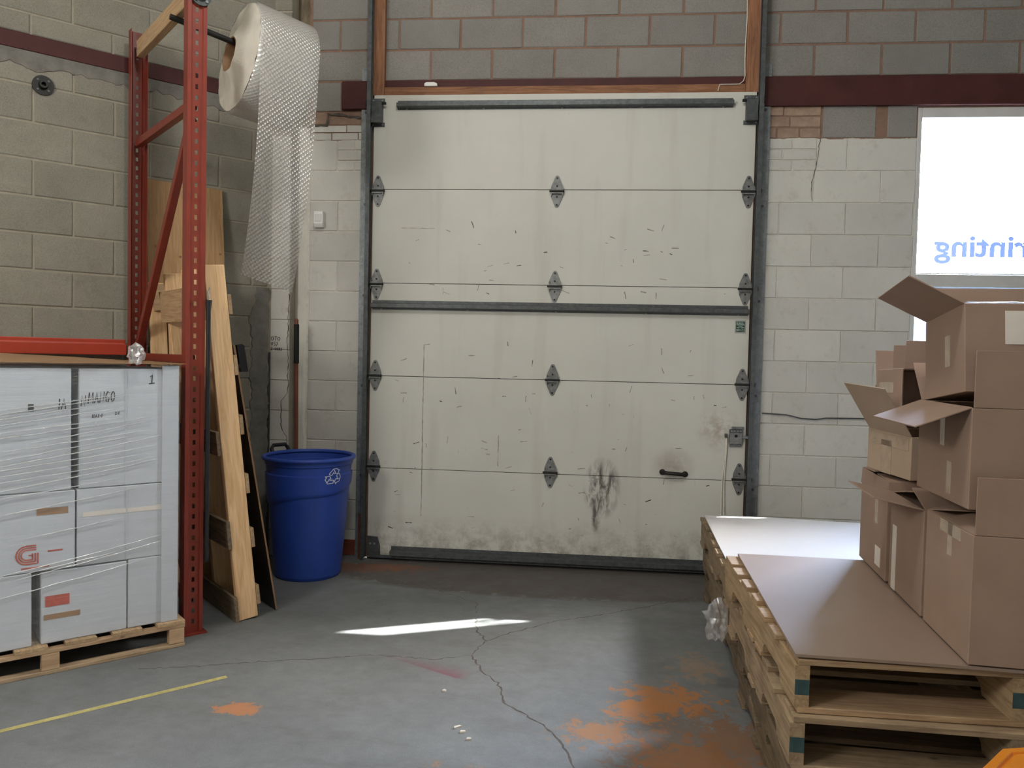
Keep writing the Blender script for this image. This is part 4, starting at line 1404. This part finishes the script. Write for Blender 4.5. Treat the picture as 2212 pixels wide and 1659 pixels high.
# local: z up the stringer, y back towards the wall, x thickness
for y in (0.02, 0.34, 0.66):
    G().box((-0.05, y - 0.019, 0), (0.05, y + 0.019, 1.785)).build('stringer', 'pine_z', LP, bevel=0.004)
def slat(x, z, w, y0=-0.02, y1=0.70, m='pine_y'):
    G().box((x - 0.009, y0, z), (x + 0.009, y1, z + w)).build('deck_board', m, LP, bevel=0.002)
for z in (0.02, 0.32, 0.60, 0.90, 1.20, 1.50):
    slat(0.060, z + 0.04, 0.10, 0.0, 0.70, 'pallet_new_y')
for z, w in ((0.0, 0.13), (0.38, 0.14)):
    slat(-0.060, z, w, -0.012, 0.70, 'pallet_old_y')
slat(-0.060, 0.85, 0.12, 0.01, 0.70, 'pallet_old_y')
slat(-0.060, 1.52, 0.17, 0.03, 0.72, 'pine_y')
# thin dark panel behind it
DP = lean_frame('dark_panel', 'thin black faced board leaning between the pallet and the blue bin', 'board', (-0.173, -1.10, 0.004), 0.170)
G().box((-0.004, 0.0, 0), (0.004, 0.60, 1.41)).build('board', 'dark_panel', DP)
G().box((-0.004, -0.0015, 0), (0.0045, 0.0005, 1.41)).build('board_edge', 'kraft', DP)
dh = G().prism([(0.02, 1.27), (0.06, 1.265), (0.062, 1.40), (0.05, 1.41), (0.022, 1.41)], (0, 0.02, 0), (1, 0, 0), (0, 0, 1), (0, 0.025, 0)).build('board_bracket', 'black_plastic', DP, bevel=0.003)
G().box((0.003, 0.02, 1.29), (0.022, 0.045, 1.31)).build('bracket_pin', 'black_plastic', DP)
# tall plywood strip against the wall
def on_wall(name, label, cat, s, foot, tilt):
    return thing(name, label, cat, wallp(s, 0.003, foot), rot=(-tilt, 0, math.radians(45)))
PW = on_wall('plywood_sheet', 'tall strip of knotty plywood leaning on the block wall behind the rack', 'plywood', -0.63, 0.30, 0.118)
G().box((-0.235, -0.009, 0), (0.215, 0.009, 2.38)).build('sheet', 'ply', PW, bevel=0.002)
for x, z in ((-0.19, 1.98), (-0.05, 1.93), (0.035, 1.95), (0.19, 1.97), (-0.12, 1.62), (0.1, 2.2)):
    G().cyl((x, -0.0102, z), (x, -0.0085, z), 0.008, 10).build('knot', 'framing_wood', PW)
# slatted crate side in front of it
CS = on_wall('crate_panel', 'slatted raw wood crate panel leaning in front of the plywood strip', 'panel', -0.665, 0.42, 0.135)
for k, (x0, x1) in enumerate(((-0.22, -0.13), (-0.12, -0.015), (0.0, 0.09), (0.10, 0.20))):
    G().box((x0, -0.010, 0), (x1, 0.010, 1.76 + 0.02 * (k % 2))).build('slat', 'pine_z', CS, bevel=0.002)
for z in (0.25, 1.0):
    G().box((-0.22, -0.028, z), (0.20, -0.011, z + 0.10)).build('batten', 'pine_x', CS, bevel=0.002)
bt = G().obox((0.0, -0.021, 1.70), (0.21, 0, 0.036), (0, 0.010, 0), (-0.012, 0, 0.075)).build('batten', 'pine_x', CS, bevel=0.002)
# black pole hanging by a wire loop at the rack post
bp = thing('hanging_pole', 'black pole hanging on a wire loop just right of the front rack post', 'pole', (-0.375, -1.47, 0.35))
G().tube([(0, 0, 0), (0, 0, 1.2), (0.002, 0, 1.255)], [0.011, 0.011, 0.015], 10).build('pole_shaft', 'black_plastic', bp, True)
G().tube([(0.0, 0, 1.25), (-0.006, 0, 1.29), (0.003, 0, 1.315), (0.006, 0, 1.30), (0.002, 0, 1.26)], 0.002, 6).build('wire_loop', 'galv', bp, True)

# ------------------------------------------------------------------ pallets
def stringer_poly(L, h, notch=True):
    p = [(-L / 2, 0)]
    if notch:
        for c in (-L * 0.25, L * 0.25):
            p += [(c - 0.115, 0), (c - 0.105, 0.025), (c - 0.085, 0.036), (c + 0.085, 0.036), (c + 0.105, 0.025), (c + 0.115, 0)]
    p += [(L / 2, 0), (L / 2, h), (-L / 2, h)]
    return p

def pallet(name, label, loc, rz, L, W, H, seed, kind='', ends=None, group=None, nb=7):
    """stringers along local y, deck boards along local x; origin at the base centre"""
    rnd = random.Random(seed)
    t = thing(name, label, 'pallet', loc, rz, group)
    bt_, tt = 0.017, 0.017
    h = H - bt_ - tt
    mx, my = 'pallet%s_x' % kind, 'pallet%s_y' % kind
    for i, x in enumerate((-W / 2 + 0.019, 0.0, W / 2 - 0.019)):
        o = G().prism(stringer_poly(L, h), (x - 0.019, 0, bt_), (0, 1, 0), (0, 0, 1), (0.038, 0, 0)).build('stringer', my, t)
        if ends and i in ends:
            G().box((x - 0.0185, -L / 2 - 0.0012, bt_ + h * 0.30), (x + 0.0185, -L / 2 + 0.001, bt_ + h * 0.66)).build('paint_mark', 'pallet_blue_end', o)
    n = nb
    for i in range(n):
        w = rnd.choice((0.085, 0.095, 0.10)) if 0 < i < n - 1 else 0.13
        c = -L / 2 + 0.065 + (L - 0.13) * i / (n - 1)
        x0, x1 = -W / 2 + rnd.uniform(-0.012, 0.010), W / 2 + rnd.uniform(-0.01, 0.012)
        G().box((x0, c - w / 2, H - tt), (x1, c + w / 2, H - rnd.uniform(0, 0.0012))).build('deck_board', mx, t, bevel=0.002)
    for i, c in enumerate((-L / 2 + 0.065, -0.10, 0.02, 0.14, L / 2 - 0.065)):
        w = 0.13 if i in (0, 4) else 0.09
        x0, x1 = -W / 2 + rnd.uniform(-0.012, 0.010), W / 2 + rnd.uniform(-0.01, 0.01)
        G().box((x0, c - w / 2, rnd.uniform(0, 0.001)), (x1, c + w / 2, bt_)).build('bottom_board', mx, t, bevel=0.002)
    return t

RZ = -0.0485
FH, BH = 0.1465, 0.153
for k, (dx, dy, rz, kind, nm) in enumerate(((0.05, 0.03, -0.03, '_old', 'lowest pallet of the front stack, grey and battered'),
                                       (0.02, -0.01, -0.06, '_old', 'third pallet down in the front stack, dark weathered boards'),
                                       (-0.01, -0.035, -0.035, '', 'second pallet down in the front stack, its front pushed forward'),
                                       (-0.012, 0.0, -0.006, '_new', 'top pallet of the front stack, carrying the boxes'))):
    pallet('wooden_pallet', nm, (2.578 + dx, -2.405 + dy, k * FH + 0.0005 * k), rz, 1.085, 1.13, FH, 20 + k, kind, ends=(0, 1) if k != 1 else (1,), group='pallets stacked on the right')
for k, (dx, dy, rz, kind, nm) in enumerate(((0.04, 0.0, -0.03, '_old', 'lowest pallet of the stack beside the overhead door'),
                                       (0.01, 0.02, -0.06, '_old', 'middle pallet of the stack beside the overhead door'),
                                       (0.0, 0.0, RZ, '', 'top pallet of the stack beside the overhead door, under the white sheet'))):
    pallet('wooden_pallet', nm, (2.598 + dx, -1.10 + dy, k * BH + 0.0005 * k), rz, 1.24, 1.03, BH, 40 + k, kind, group='pallets stacked on the right')

def warped_sheet(name, material, label, cat, corners, z, th, amp, seed, nx=24, ny=24):
    """thin board with slightly lifting edges; corners given counter-clockwise from near left"""
    a, b, c, d = [Vector((x, y, 0)) for x, y in corners]
    g = G()
    for s in (0, 1):
        for j in range(ny + 1):
            for i in range(nx + 1):
                u, v = i / nx, j / ny
                q = (a.lerp(b, u)).lerp(d.lerp(c, u), v)
                e = max(abs(u - 0.5), abs(v - 0.5)) * 2
                lift = amp * (0.5 + 0.5 * mnoise.noise(Vector((u * 2.2, v * 2.2, seed)))) * e ** 3
                g.v.append((q.x, q.y, z + lift + (th if s else 0)))
    m_ = (nx + 1) * (ny + 1)
    ix = lambda i, j, s: s * m_ + j * (nx + 1) + i
    for j in range(ny):
        for i in range(nx):
            g.f.append((ix(i, j, 1), ix(i + 1, j, 1), ix(i + 1, j + 1, 1), ix(i, j + 1, 1)))
            g.f.append((ix(i, j, 0), ix(i, j + 1, 0), ix(i + 1, j + 1, 0), ix(i + 1, j, 0)))
    for i in range(nx):
        g.f.append((ix(i, 0, 0), ix(i + 1, 0, 0), ix(i + 1, 0, 1), ix(i, 0, 1)))
        g.f.append((ix(i + 1, ny, 0), ix(i, ny, 0), ix(i, ny, 1), ix(i + 1, ny, 1)))
    for j in range(ny):
        g.f.append((ix(0, j + 1, 0), ix(0, j, 0), ix(0, j, 1), ix(0, j + 1, 1)))
        g.f.append((ix(nx, j, 0), ix(nx, j + 1, 0), ix(nx, j + 1, 1), ix(nx, j, 1)))
    o = g.build(name, material, None, True)
    return tag(o, label, cat)
ZB = 3 * BH + 0.002
ZF = 4 * FH + 0.0025
warped_sheet('cardboard_sheet', 'sheet_white', 'white cardboard sheet covering the pallet stack beside the door', 'cardboard',
             [(2.062, -1.742), (3.10, -1.79), (3.165, -0.50), (2.128, -0.44)], ZB, 0.006, 0.012, 3.0)
warped_sheet('cardboard_sheet', 'sheet_grey', 'grey brown cardboard sheet covering the front pallet stack under the boxes', 'cardboard',
             [(1.998, -2.942), (3.10, -2.992), (3.155, -1.905), (2.050, -1.866)], ZF, 0.008, 0.006, 5.0)
# ------------------------------------------------------------------ cardboard cartons
def carton(name, label, loc, rot, W, D, H, flaps, material='cardboard', tapes=(), group='used cardboard boxes piled on the front pallets', cat='box'):
    """open box: local x width, y depth, z height; origin at base centre.
    flaps: side -> (degrees from straight up, outwards positive; length)"""
    t = thing(name, label, cat, loc, group=group, rot=rot)
    th = 0.005
    g = G()
    w, d = W / 2, D / 2
    ring = lambda a, b, z: [(-a, -b, z), (a, -b, z), (a, b, z), (-a, b, z)]
    g.v = ring(w, d, 0) + ring(w, d, H) + ring(w - th, d - th, H) + ring(w - th, d - th, th)
    q = lambda a, b: [(a + i, a + (i + 1) % 4, b + (i + 1) % 4, b + i) for i in range(4)]
    g.f = q(0, 4) + q(4, 8) + q(8, 12) + [(3, 2, 1, 0), (12, 13, 14, 15)]
    g.build('carton_body', material, t, bevel=0.002)
    for side, (deg, ln) in flaps.items():
        a = math.radians(deg)
        if side in ('left', 'right'):
            s = -1 if side == 'left' else 1
            along = Vector((0, d - 0.004, 0))
            o = Vector((s * (w - 0.002), 0, H + 0.001))
            out = Vector((s * math.sin(a), 0, math.cos(a)))
        else:
            s = -1 if side == 'front' else 1
            along = Vector((w - 0.004, 0, 0))
            o = Vector((0, s * (d - 0.002), H + 0.001))
            out = Vector((0, s * math.sin(a), math.cos(a)))
        nrm = along.normalized().cross(out).normalized()
        G().obox(o + out * ln / 2, along, out * ln / 2, nrm * 0.002).build('flap', material, t, bevel=0.001)
    for side, u, z, wd, ln, mt in tapes:
        # tape/label stuck on a side: u along the side from -0.5..0.5, z base
        if side == 'left':
            lo, hi = (-w - 0.0012, u * D - wd / 2, z), (-w + 0.0004, u * D + wd / 2, z + ln)
        else:
            lo, hi = (u * W - wd / 2, -d - 0.0012, z), (u * W + wd / 2, -d + 0.0004, z + ln)
        G().box(lo, hi).build('label_patch' if mt == 'label_white' else 'packing_tape', mt, t)
    return t
RB = -0.097
dB = Vector((0.0972, 0.9953, 0)); pB = Vector((0.9953, -0.0972, 0)); f0 = Vector((2.425, -2.958, 0))
ZS = ZF + 0.0145
def bpos(a0, a1, W, z, shift=0.0):
    q = f0 + dB * ((a0 + a1) / 2) + pB * (W / 2 + shift)
    return (q.x, q.y, z)
carton('cardboard_box', 'open box at the near end of the bottom row, front flap standing up', bpos(0, 0.36, 0.46, ZS), (0, 0, RB), 0.46, 0.36, 0.335,
       {'front': (1, 0.15), 'left': (-75, 0.17), 'back': (-80, 0.16), 'right': (-78, 0.17)}, tapes=(('left', -0.05, 0.245, 0.035, 0.09, 'tape_clear'), ('left', -0.05, 0.30, 0.16, 0.035, 'tape_clear')))
carton('cardboard_box', 'middle box of the bottom row with a flap hanging open over its side', bpos(0.385, 0.735, 0.46, ZS), (0, 0, RB), 0.46, 0.35, 0.325,
       {'left': (78, 0.15), 'back': (-80, 0.14), 'front': (-72, 0.15)}, tapes=(('left', 0.34, 0.0, 0.045, 0.22, 'label_white'),))
carton('cardboard_box', 'box at the far end of the bottom row with a folded over lid', bpos(0.76, 1.13, 0.44, ZS + 0.002, -0.005), (0, 0, RB), 0.44, 0.37, 0.355,
       {'left': (176, 0.06), 'back': (-88, 0.165), 'front': (-89, 0.165)}, tapes=(('left', -0.12, 0.18, 0.04, 0.13, 'tape_clear'), ('left', -0.22, 0.03, 0.07, 0.07, 'label_white')))
carton('cardboard_box', 'box in the middle of the near column with its side flap drooping left', bpos(0.06, 0.46, 0.45, ZS + 0.392), (0.0, 0, RB + 0.02), 0.45, 0.40, 0.268,
       {'front': (1, 0.15), 'left': (112, 0.15), 'back': (40, 0.15)}, tapes=(('left', -0.15, 0.02, 0.035, 0.09, 'tape_clear'), ('left', 0.0, 0.15, 0.035, 0.09, 'tape_clear')))
tbx = carton('cardboard_box', 'topmost box of the near column, tipped back with its flap up', bpos(0.10, 0.42, 0.45, ZS + 0.682), (-0.12, 0, RB), 0.45, 0.32, 0.24,
       {'left': (62, 0.16), 'back': (8, 0.11), 'right': (70, 0.16)}, tapes=(('left', -0.1, 0.08, 0.04, 0.09, 'tape_clear'), ('front', -0.18, 0.13, 0.09, 0.09, 'label_white')))
g = G()
for j in range(13):
    for i in range(17):
        u, v = i / 16 - 0.5, j / 12 - 0.5
        z = 0.247 + 0.018 * (0.5 + mnoise.noise(Vector((u * 6, v * 6, 2)))) * (1 - abs(u)) + (0.02 * max(0, -v - 0.3) * -5 if v < -0.42 else 0)
        g.v.append((u * 0.44 + 0.012, v * 0.31, z))
for j in range(12):
    for i in range(16):
        a = j * 17 + i
        g.f.append((a, a + 1, a + 18, a + 17))
g.build('plastic_liner', 'film_scrap', tbx, True)
carton('cardboard_box', 'small tilted box resting on the far bottom box, flap pointing up left', (2.645, -2.115, ZS + 0.382), (0.05, -0.03, 0.24), 0.28, 0.25, 0.15,
       {'left': (33, 0.20), 'back': (-86, 0.11)}, 'cardboard_pale', tapes=(('left', 0.05, 0.0, 0.06, 0.12, 'tape_clear'), ('left', 0.0, 0.10, 0.22, 0.04, 'tape_clear')))
carton('cardboard_box', 'open box lying on its side behind the near column, mouth towards the viewer', (2.715, -1.925, ZS + 0.662), (math.radians(88), 0, RB + 0.04), 0.34, 0.17, 0.28,
       {'back': (80, 0.10), 'left': (20, 0.09)}, tapes=(('left', 0.1, 0.03, 0.04, 0.16, 'tape_clear'),))
carton('cardboard_box', 'plain upright box at the back of the pile nearest the window', (2.86, -1.70, ZB + 0.022), (0, 0, RB), 0.42, 0.24, 0.80,
       {'front': (2, 0.165), 'back': (12, 0.15)})

def crumple(name, label, cat, c, size, seed, material='film_scrap', sub=3):
    bm = bmesh.new()
    bmesh.ops.create_icosphere(bm, subdivisions=sub, radius=1.0)
    for v in bm.verts:
        n_ = mnoise.noise(v.co * 2.3 + Vector((seed, 0, 0))) * 0.4 + mnoise.noise(v.co * 5 + Vector((0, seed, 0))) * 0.16
        v.co = v.co * (0.85 + n_)
        v.co = Vector((v.co.x * size[0], v.co.y * size[1], v.co.z * size[2]))
    me = bpy.data.meshes.new(name)
    bm.to_mesh(me); bm.free()
    o = obj(name, me, material)
    o.location = c
    return tag(o, label, cat)
crumple('plastic_scrap', 'scrap of torn clear plastic caught between the two pallet stacks', 'plastic', (1.985, -1.80, 0.30), (0.055, 0.05, 0.10), 4.0)
crumple('plastic_scrap', 'twist of clear plastic on top of the wrapped white cartons', 'plastic', (-0.52, -1.83, 1.345), (0.04, 0.04, 0.05), 9.0)
# ------------------------------------------------------------------ wrapped white cartons on their pallet
LOADRZ = math.radians(45)
LC = Vector((-0.386, -1.646, 0))               # aisle corner of the pallet
def lw(s, d, z):
    """s along the wall from the corner (negative = away), d back towards the wall"""
    return LC + T * s - NN * d + Vector((0, 0, z))
PH = 0.122
LPal = thing('wooden_pallet', 'pallet carrying the wrapped white cartons beside the rack', 'pallet', lw(-0.61, 0.5, 0), LOADRZ)
for y in (-0.48, 0.0, 0.48):
    for x in (-0.55, 0.08, 0.585):
        G().box((x - 0.045, y - 0.02, 0.017), (x + 0.022, y + 0.02, PH - 0.034)).build('block', 'pallet_new_x', LPal, bevel=0.003)
    G().box((-0.61, y - 0.02, PH - 0.034), (0.61, y + 0.02, PH - 0.017)).build('runner', 'pallet_new_x', LPal, bevel=0.002)
    G().box((-0.61, y - 0.02, 0.0), (0.61, y + 0.03, 0.017)).build('bottom_board', 'pallet_x', LPal, bevel=0.003)
for i in range(7):
    c = -0.55 + 1.1 * i / 6
    G().box((c - 0.06, -0.5, PH - 0.017), (c + 0.06, 0.5, PH)).build('deck_board', 'pallet_new_y', LPal, bevel=0.002)

def white_box(label, s0, s1, z0, z1, d0=0.028, depth=0.42, extras=()):
    t = thing('white_carton', label, 'carton', lw((s0 + s1) / 2, d0, z0), LOADRZ, group='white cartons wrapped on the pallet')
    w = (s1 - s0) / 2
    G().box((-w, 0, 0), (w, depth, z1 - z0)).build('carton_body', 'carton_white', t, bevel=0.004)
    for e in extras:
        e(t, w, z1 - z0)
    return t
def seam(x, mt='carton_white'):
    return lambda t, w, h: G().box((x, -0.0022, 0.004), (x + 0.006, 0.0, h - 0.004)).build('crease', mt, t)
def hand(text, x, z, h, wd=0.004, xs=1.0):
    return lambda t, w, hh: scrawl(text, (x, -0.0012, z), (1, 0, 0.06), (0.05, 0, 1), h, wd, (0, -1, 0), xs).build('handwriting', 'ink', t, label='handwritten black marker lettering')
def g_logo(t, w, h):
    g = G()
    cx, cz = 0.05, 0.075
    for r in (0.020, 0.029, 0.038):
        pts = [(cx + 0.034, cz + r)]
        for k in range(13):
            a = math.pi / 2 + math.pi * k / 12
            pts.append((cx + r * math.cos(a), cz + r * math.sin(a)))
        pts += [(cx + 0.012 + (0.038 - r) * -0.6 + 0.02, cz - r), (cx + 0.012 + (r - 0.02) * 1.1 + 0.008, cz - r), (cx + 0.012 + (r - 0.02) * 1.1 + 0.008, cz + 0.006)]
        g.ribbon([(a, -0.0014, b) for a, b in pts], 0.0055, (0, -1, 0))
    g.ribbon([(cx + 0.006, -0.0014, cz - 0.002), (cx + 0.02, -0.0014, cz - 0.002), (cx + 0.02, -0.0014, cz - 0.016)], 0.005, (0, -1, 0))
    g.build('carton_logo', 'ink_red', t, label='dull red striped round G emblem')
    for x0, z0, ln in ((cx + 0.075, cz + 0.004, 0.055), (cx - 0.02, cz - 0.058, 0.10)):
        G().box((x0, -0.0012, z0), (x0 + ln, 0.0, z0 + 0.006)).build('print_line', 'ink_red', t)
def tape_x(z, x0, x1, hgt, mt):
    return lambda t, w, h: G().box((x0, -0.0016, z), (x1, 0.0, z + hgt)).build('printed_band', mt, t)
ZT = [PH + 0.001, 0.432, 0.765, 1.278]
white_box('white carton at bottom right of the wrapped load, above the pallet corner', -0.238, -0.036, ZT[0], ZT[1] - 0.002)
white_box('white carton in the middle of the bottom row of the wrapped load', -0.572, -0.243, ZT[0], ZT[1] - 0.006, extras=(tape_x(0.10, -0.155, -0.02, 0.022, 'kraft'), tape_x(0.155, -0.150, -0.06, 0.045, 'ink_red')))
white_box('white carton at the left end of the bottom row of the wrapped load', -1.0, -0.606, ZT[0], ZT[1] - 0.002)
white_box('white carton in the middle row of the wrapped load next to the corner board', -0.440, -0.036, ZT[1], ZT[2] - 0.003, extras=(seam(-0.01), tape_x(0.21, -0.18, 0.16, 0.02, 'label_white')))
white_box('white carton with the red G emblem in the middle row of the wrapped load', -0.90, -0.447, ZT[1], ZT[2] - 0.003, extras=(lambda t, w, h: g_logo(t, w, h), tape_x(0.235, 0.085, 0.20, 0.028, 'kraft')))
white_box('white carton in the top row of the wrapped load marked with a black 1', -0.432, -0.036, ZT[2], ZT[3], extras=(seam(-0.018), hand('1', 0.076, 0.446, 0.038, 0.005), hand('N', -0.192, 0.352, 0.045, 0.004, 0.5), hand('MANGO', -0.165, 0.362, 0.048, 0.004, 0.46), hand('IIAI-I', -0.15, 0.30, 0.016, 0.003, 0.8), hand('1-I', -0.06, 0.312, 0.013, 0.003, 0.8)))
white_box('white carton at the left of the top row of the wrapped load', -0.90, -0.462, ZT[2], ZT[3], extras=(hand('IA', 0.170, 0.340, 0.045, 0.004, 0.55), tape_x(0.335, 0.062, 0.082, 0.03, 'ink')))
# backing row of cartons so the load is a full block
for z0, z1, nm in ((ZT[0], ZT[1], 'bottom'), (ZT[1], ZT[2], 'middle'), (ZT[2], ZT[3], 'top')):
    white_box('white carton hidden at the back of the %s layer of the wrapped load' % nm, -0.95, -0.08, z0, z1 - 0.004, 0.47, 0.46)
# L-shaped corner board
cbd = G().prism([(0, 0), (-0.072, 0), (-0.072, 0.005), (-0.005, 0.005), (-0.005, 0.06), (0, 0.06)], (0, 0, 0), (1, 0, 0), (0, 1, 0), (0, 0, 1.172)).build('corner_board', 'carton_white', bevel=0.0015)
cbd.location = lw(-0.029, 0.0205, PH + 0.001)
cbd.rotation_euler = (0, 0, LOADRZ)
tag(cbd, 'white cardboard corner board up the edge of the wrapped load', 'corner board')
# kraft sheet on top, sagging and curling
g = G()
nx, ny = 40, 20
for s_ in (0, 1):
    for j in range(ny + 1):
        for i in range(nx + 1):
            u, v = i / nx, j / ny
            ss = 0.0 - 0.96 * u
            dd = 0.0 + 0.92 * v
            z = 0.006 + 0.004 * mnoise.noise(Vector((u * 5, v * 4, 1)))
            z += 0.055 * max(0.0, u - 0.10) ** 0.8 * min(1.0, v * 2.2) * (1 - 0.3 * v)
            q = Vector((ss, dd, z + 0.002 * s_))
            g.v.append(tuple(q))
m_ = (nx + 1) * (ny + 1)
ix = lambda i, j, s: s * m_ + j * (nx + 1) + i
for j in range(ny):
    for i in range(nx):
        g.f.append((ix(i, j, 1), ix(i, j + 1, 1), ix(i + 1, j + 1, 1), ix(i + 1, j, 1)))
        g.f.append((ix(i, j, 0), ix(i + 1, j, 0), ix(i + 1, j + 1, 0), ix(i, j + 1, 0)))
for i in range(nx):
    g.f.append((ix(i, 0, 0), ix(i, 0, 1), ix(i + 1, 0, 1), ix(i + 1, 0, 0)))
for j in range(ny):
    g.f.append((ix(0, j, 0), ix(0, j + 1, 0), ix(0, j + 1, 1), ix(0, j, 1)))
ks = g.build('kraft_sheet', 'kraft', None, True)
ks.location = lw(-0.005, 0.004, ZT[3] + 0.016)
ks.rotation_euler = (0, 0, LOADRZ)
tag(ks, 'brown kraft paper sheet covering the top of the wrapped load', 'paper')
# stretch film round the load
FM = thing('stretch_film', 'clear stretch film wrapped tightly round the white cartons', 'plastic film', lw(-0.55, 0.45, PH), LOADRZ)
g = G()
# path round three sides: left/back side, front, right, back
path = []
for i in range(81):
    path.append((0.55 - 0.03 - 1.0 * (1 - i / 80.0) + 0.004, -0.45 + 0.0165))
for i in range(1, 31):
    path.append((0.524, -0.4335 + 0.86 * i / 30))
rowsz = 60
for j in range(rowsz + 1):
    z = 0.004 + 1.165 * j / rowsz
    for i, (x, y) in enumerate(path):
        w = 0.0022 * mnoise.noise(Vector((x * 2.5, z * 22 - x * 5, 0.3))) + 0.0012 * mnoise.noise(Vector((x * 9, z * 40, 2)))
        g.v.append((x, y + (w if i <= 80 else 0), z))
n_ = len(path)
for j in range(rowsz):
    for i in range(n_ - 1):
        g.f.append((j * n_ + i, j * n_ + i + 1, (j + 1) * n_ + i + 1, (j + 1) * n_ + i))
g.build('film_wrap', 'stretch_film', FM, True)
rnd = random.Random(5)
for k in range(21):
    z0 = (0.30 + 0.032 * k) if k < 20 else 0.2
    z0 = [0.24, 0.30, 0.315, 0.33, 0.46, 0.575, 0.64, 0.675, 0.705, 0.73, 0.755, 0.775, 0.80, 0.83, 0.85, 0.885, 0.905, 0.94, 0.965, 0.985, 1.0][k]
    x0 = rnd.uniform(-0.45, -0.05) if k % 3 else -0.45
    x1 = rnd.uniform(0.25, 0.46)
    sl = 0.13 + rnd.uniform(-0.03, 0.03)
    pts = []
    for i in range(30):
        x = x0 + (x1 - x0) * i / 29
        z = z0 + sl * (x + 0.05) + 0.10 * max(0, x - 0.15) ** 2 + 0.003 * mnoise.noise(Vector((x * 12, k, 0)))
        pts.append((x, -0.4365 + 0.0006 * math.sin(x * 40 + k), z))
    rad = [0.0028 * math.sin(math.pi * (i + 0.5) / 30) ** 0.5 * (0.6 + 0.4 * mnoise.noise(Vector((i * 0.4, k, 3))) + 0.2) for i in range(30)]
    G().tube(pts, [max(0.0004, r) for r in rad], 6).build('film_strand', 'strand_film', FM, True)

# ------------------------------------------------------------------ floor odds and ends
tp = G()
ta, tb = Vector((-1.15, -3.04, 0)), Vector((-0.042, -1.946, 0))
td = (tb - ta).normalized()
tn = Vector((-td.y, td.x, 0))
vs = []
for i in range(61):
    q = ta.lerp(tb, i / 60)
    for s in (-1, 1):
        e = 0.0135 + 0.0012 * mnoise.noise(Vector((i * 0.7, s * 3, 0)))
        vs.append(q + tn * s * e + Vector((0, 0, 0.0009)))
tp.add(vs, [(2 * i, 2 * i + 2, 2 * i + 3, 2 * i + 1) for i in range(60)])
tag(tp.build('floor_tape', 'yellow_tape'), 'strip of worn yellow tape on the concrete floor', 'tape')
for (x, y, a, ln, nm) in ((0.987, -2.252, 0.7, 0.032, 'pale wood chip on the floor, the largest of the crumbs near the crack'),
                          (1.012, -2.285, 0.2, 0.022, 'white crumb beside the largest wood chip on the floor'),
                          (1.042, -2.335, 0.1, 0.018, 'small pale crumb nearest the viewer by the crack'),
                          (0.883, -1.951, -0.3, 0.016, 'tiny white crumb below the red spray mark on the floor')):
    u = Vector((math.cos(a), math.sin(a), 0)); v = Vector((-math.sin(a), math.cos(a), 0))
    g = G().prism([(-ln / 2, -0.006), (ln / 2, -0.004), (ln * 0.4, 0.005), (-ln * 0.3, 0.007)], (x, y, 0.0), u, v, (0, 0, 0.006))
    tag(g.build('floor_scrap', 'chip'), nm, 'scrap')

# orange lidded bin by the viewer's right hand
ot = thing('orange_tote', 'orange plastic lidded bin cut off by the bottom right corner of the picture', 'bin', (2.453, -3.569, 0), math.radians(15))
W_, D_, H_ = 0.28, 0.20, 0.60
def octagon(k, z):
    a, b, cx, cy = W_ * k, D_ * k, 0.16 * k, 0.10 * k
    return [(x, y, z) for x, y in ((a - cx, b), (-a + cx, b), (-a, b - cy), (-a, -b + cy), (-a + cx, -b), (a - cx, -b), (a, -b + cy), (a, b - cy))]
def stack_rings(name, secs, bottom, top):
    g = G()
    for k, z in secs:
        g.v += octagon(k, z)
    for i in range(len(secs) - 1):
        g.f += [(i * 8 + k, i * 8 + (k + 1) % 8, (i + 1) * 8 + (k + 1) % 8, (i + 1) * 8 + k) for k in range(8)]
    if bottom:
        g.f.append(tuple(range(7, -1, -1)))
    if top:
        g.f.append(tuple((len(secs) - 1) * 8 + k for k in range(8)))
    return g.build(name, 'orange_plastic', ot, bevel=0.004)
stack_rings('tote_body', ((0.82, 0.0), (0.94, H_ - 0.05)), True, False)
stack_rings('tote_lid', ((0.94, H_ - 0.05), (1.0, H_ - 0.048), (1.0, H_), (0.93, H_), (0.915, H_ - 0.006), (0.90, H_ - 0.006), (0.885, H_), (0.6, H_ + 0.004)), False, True)
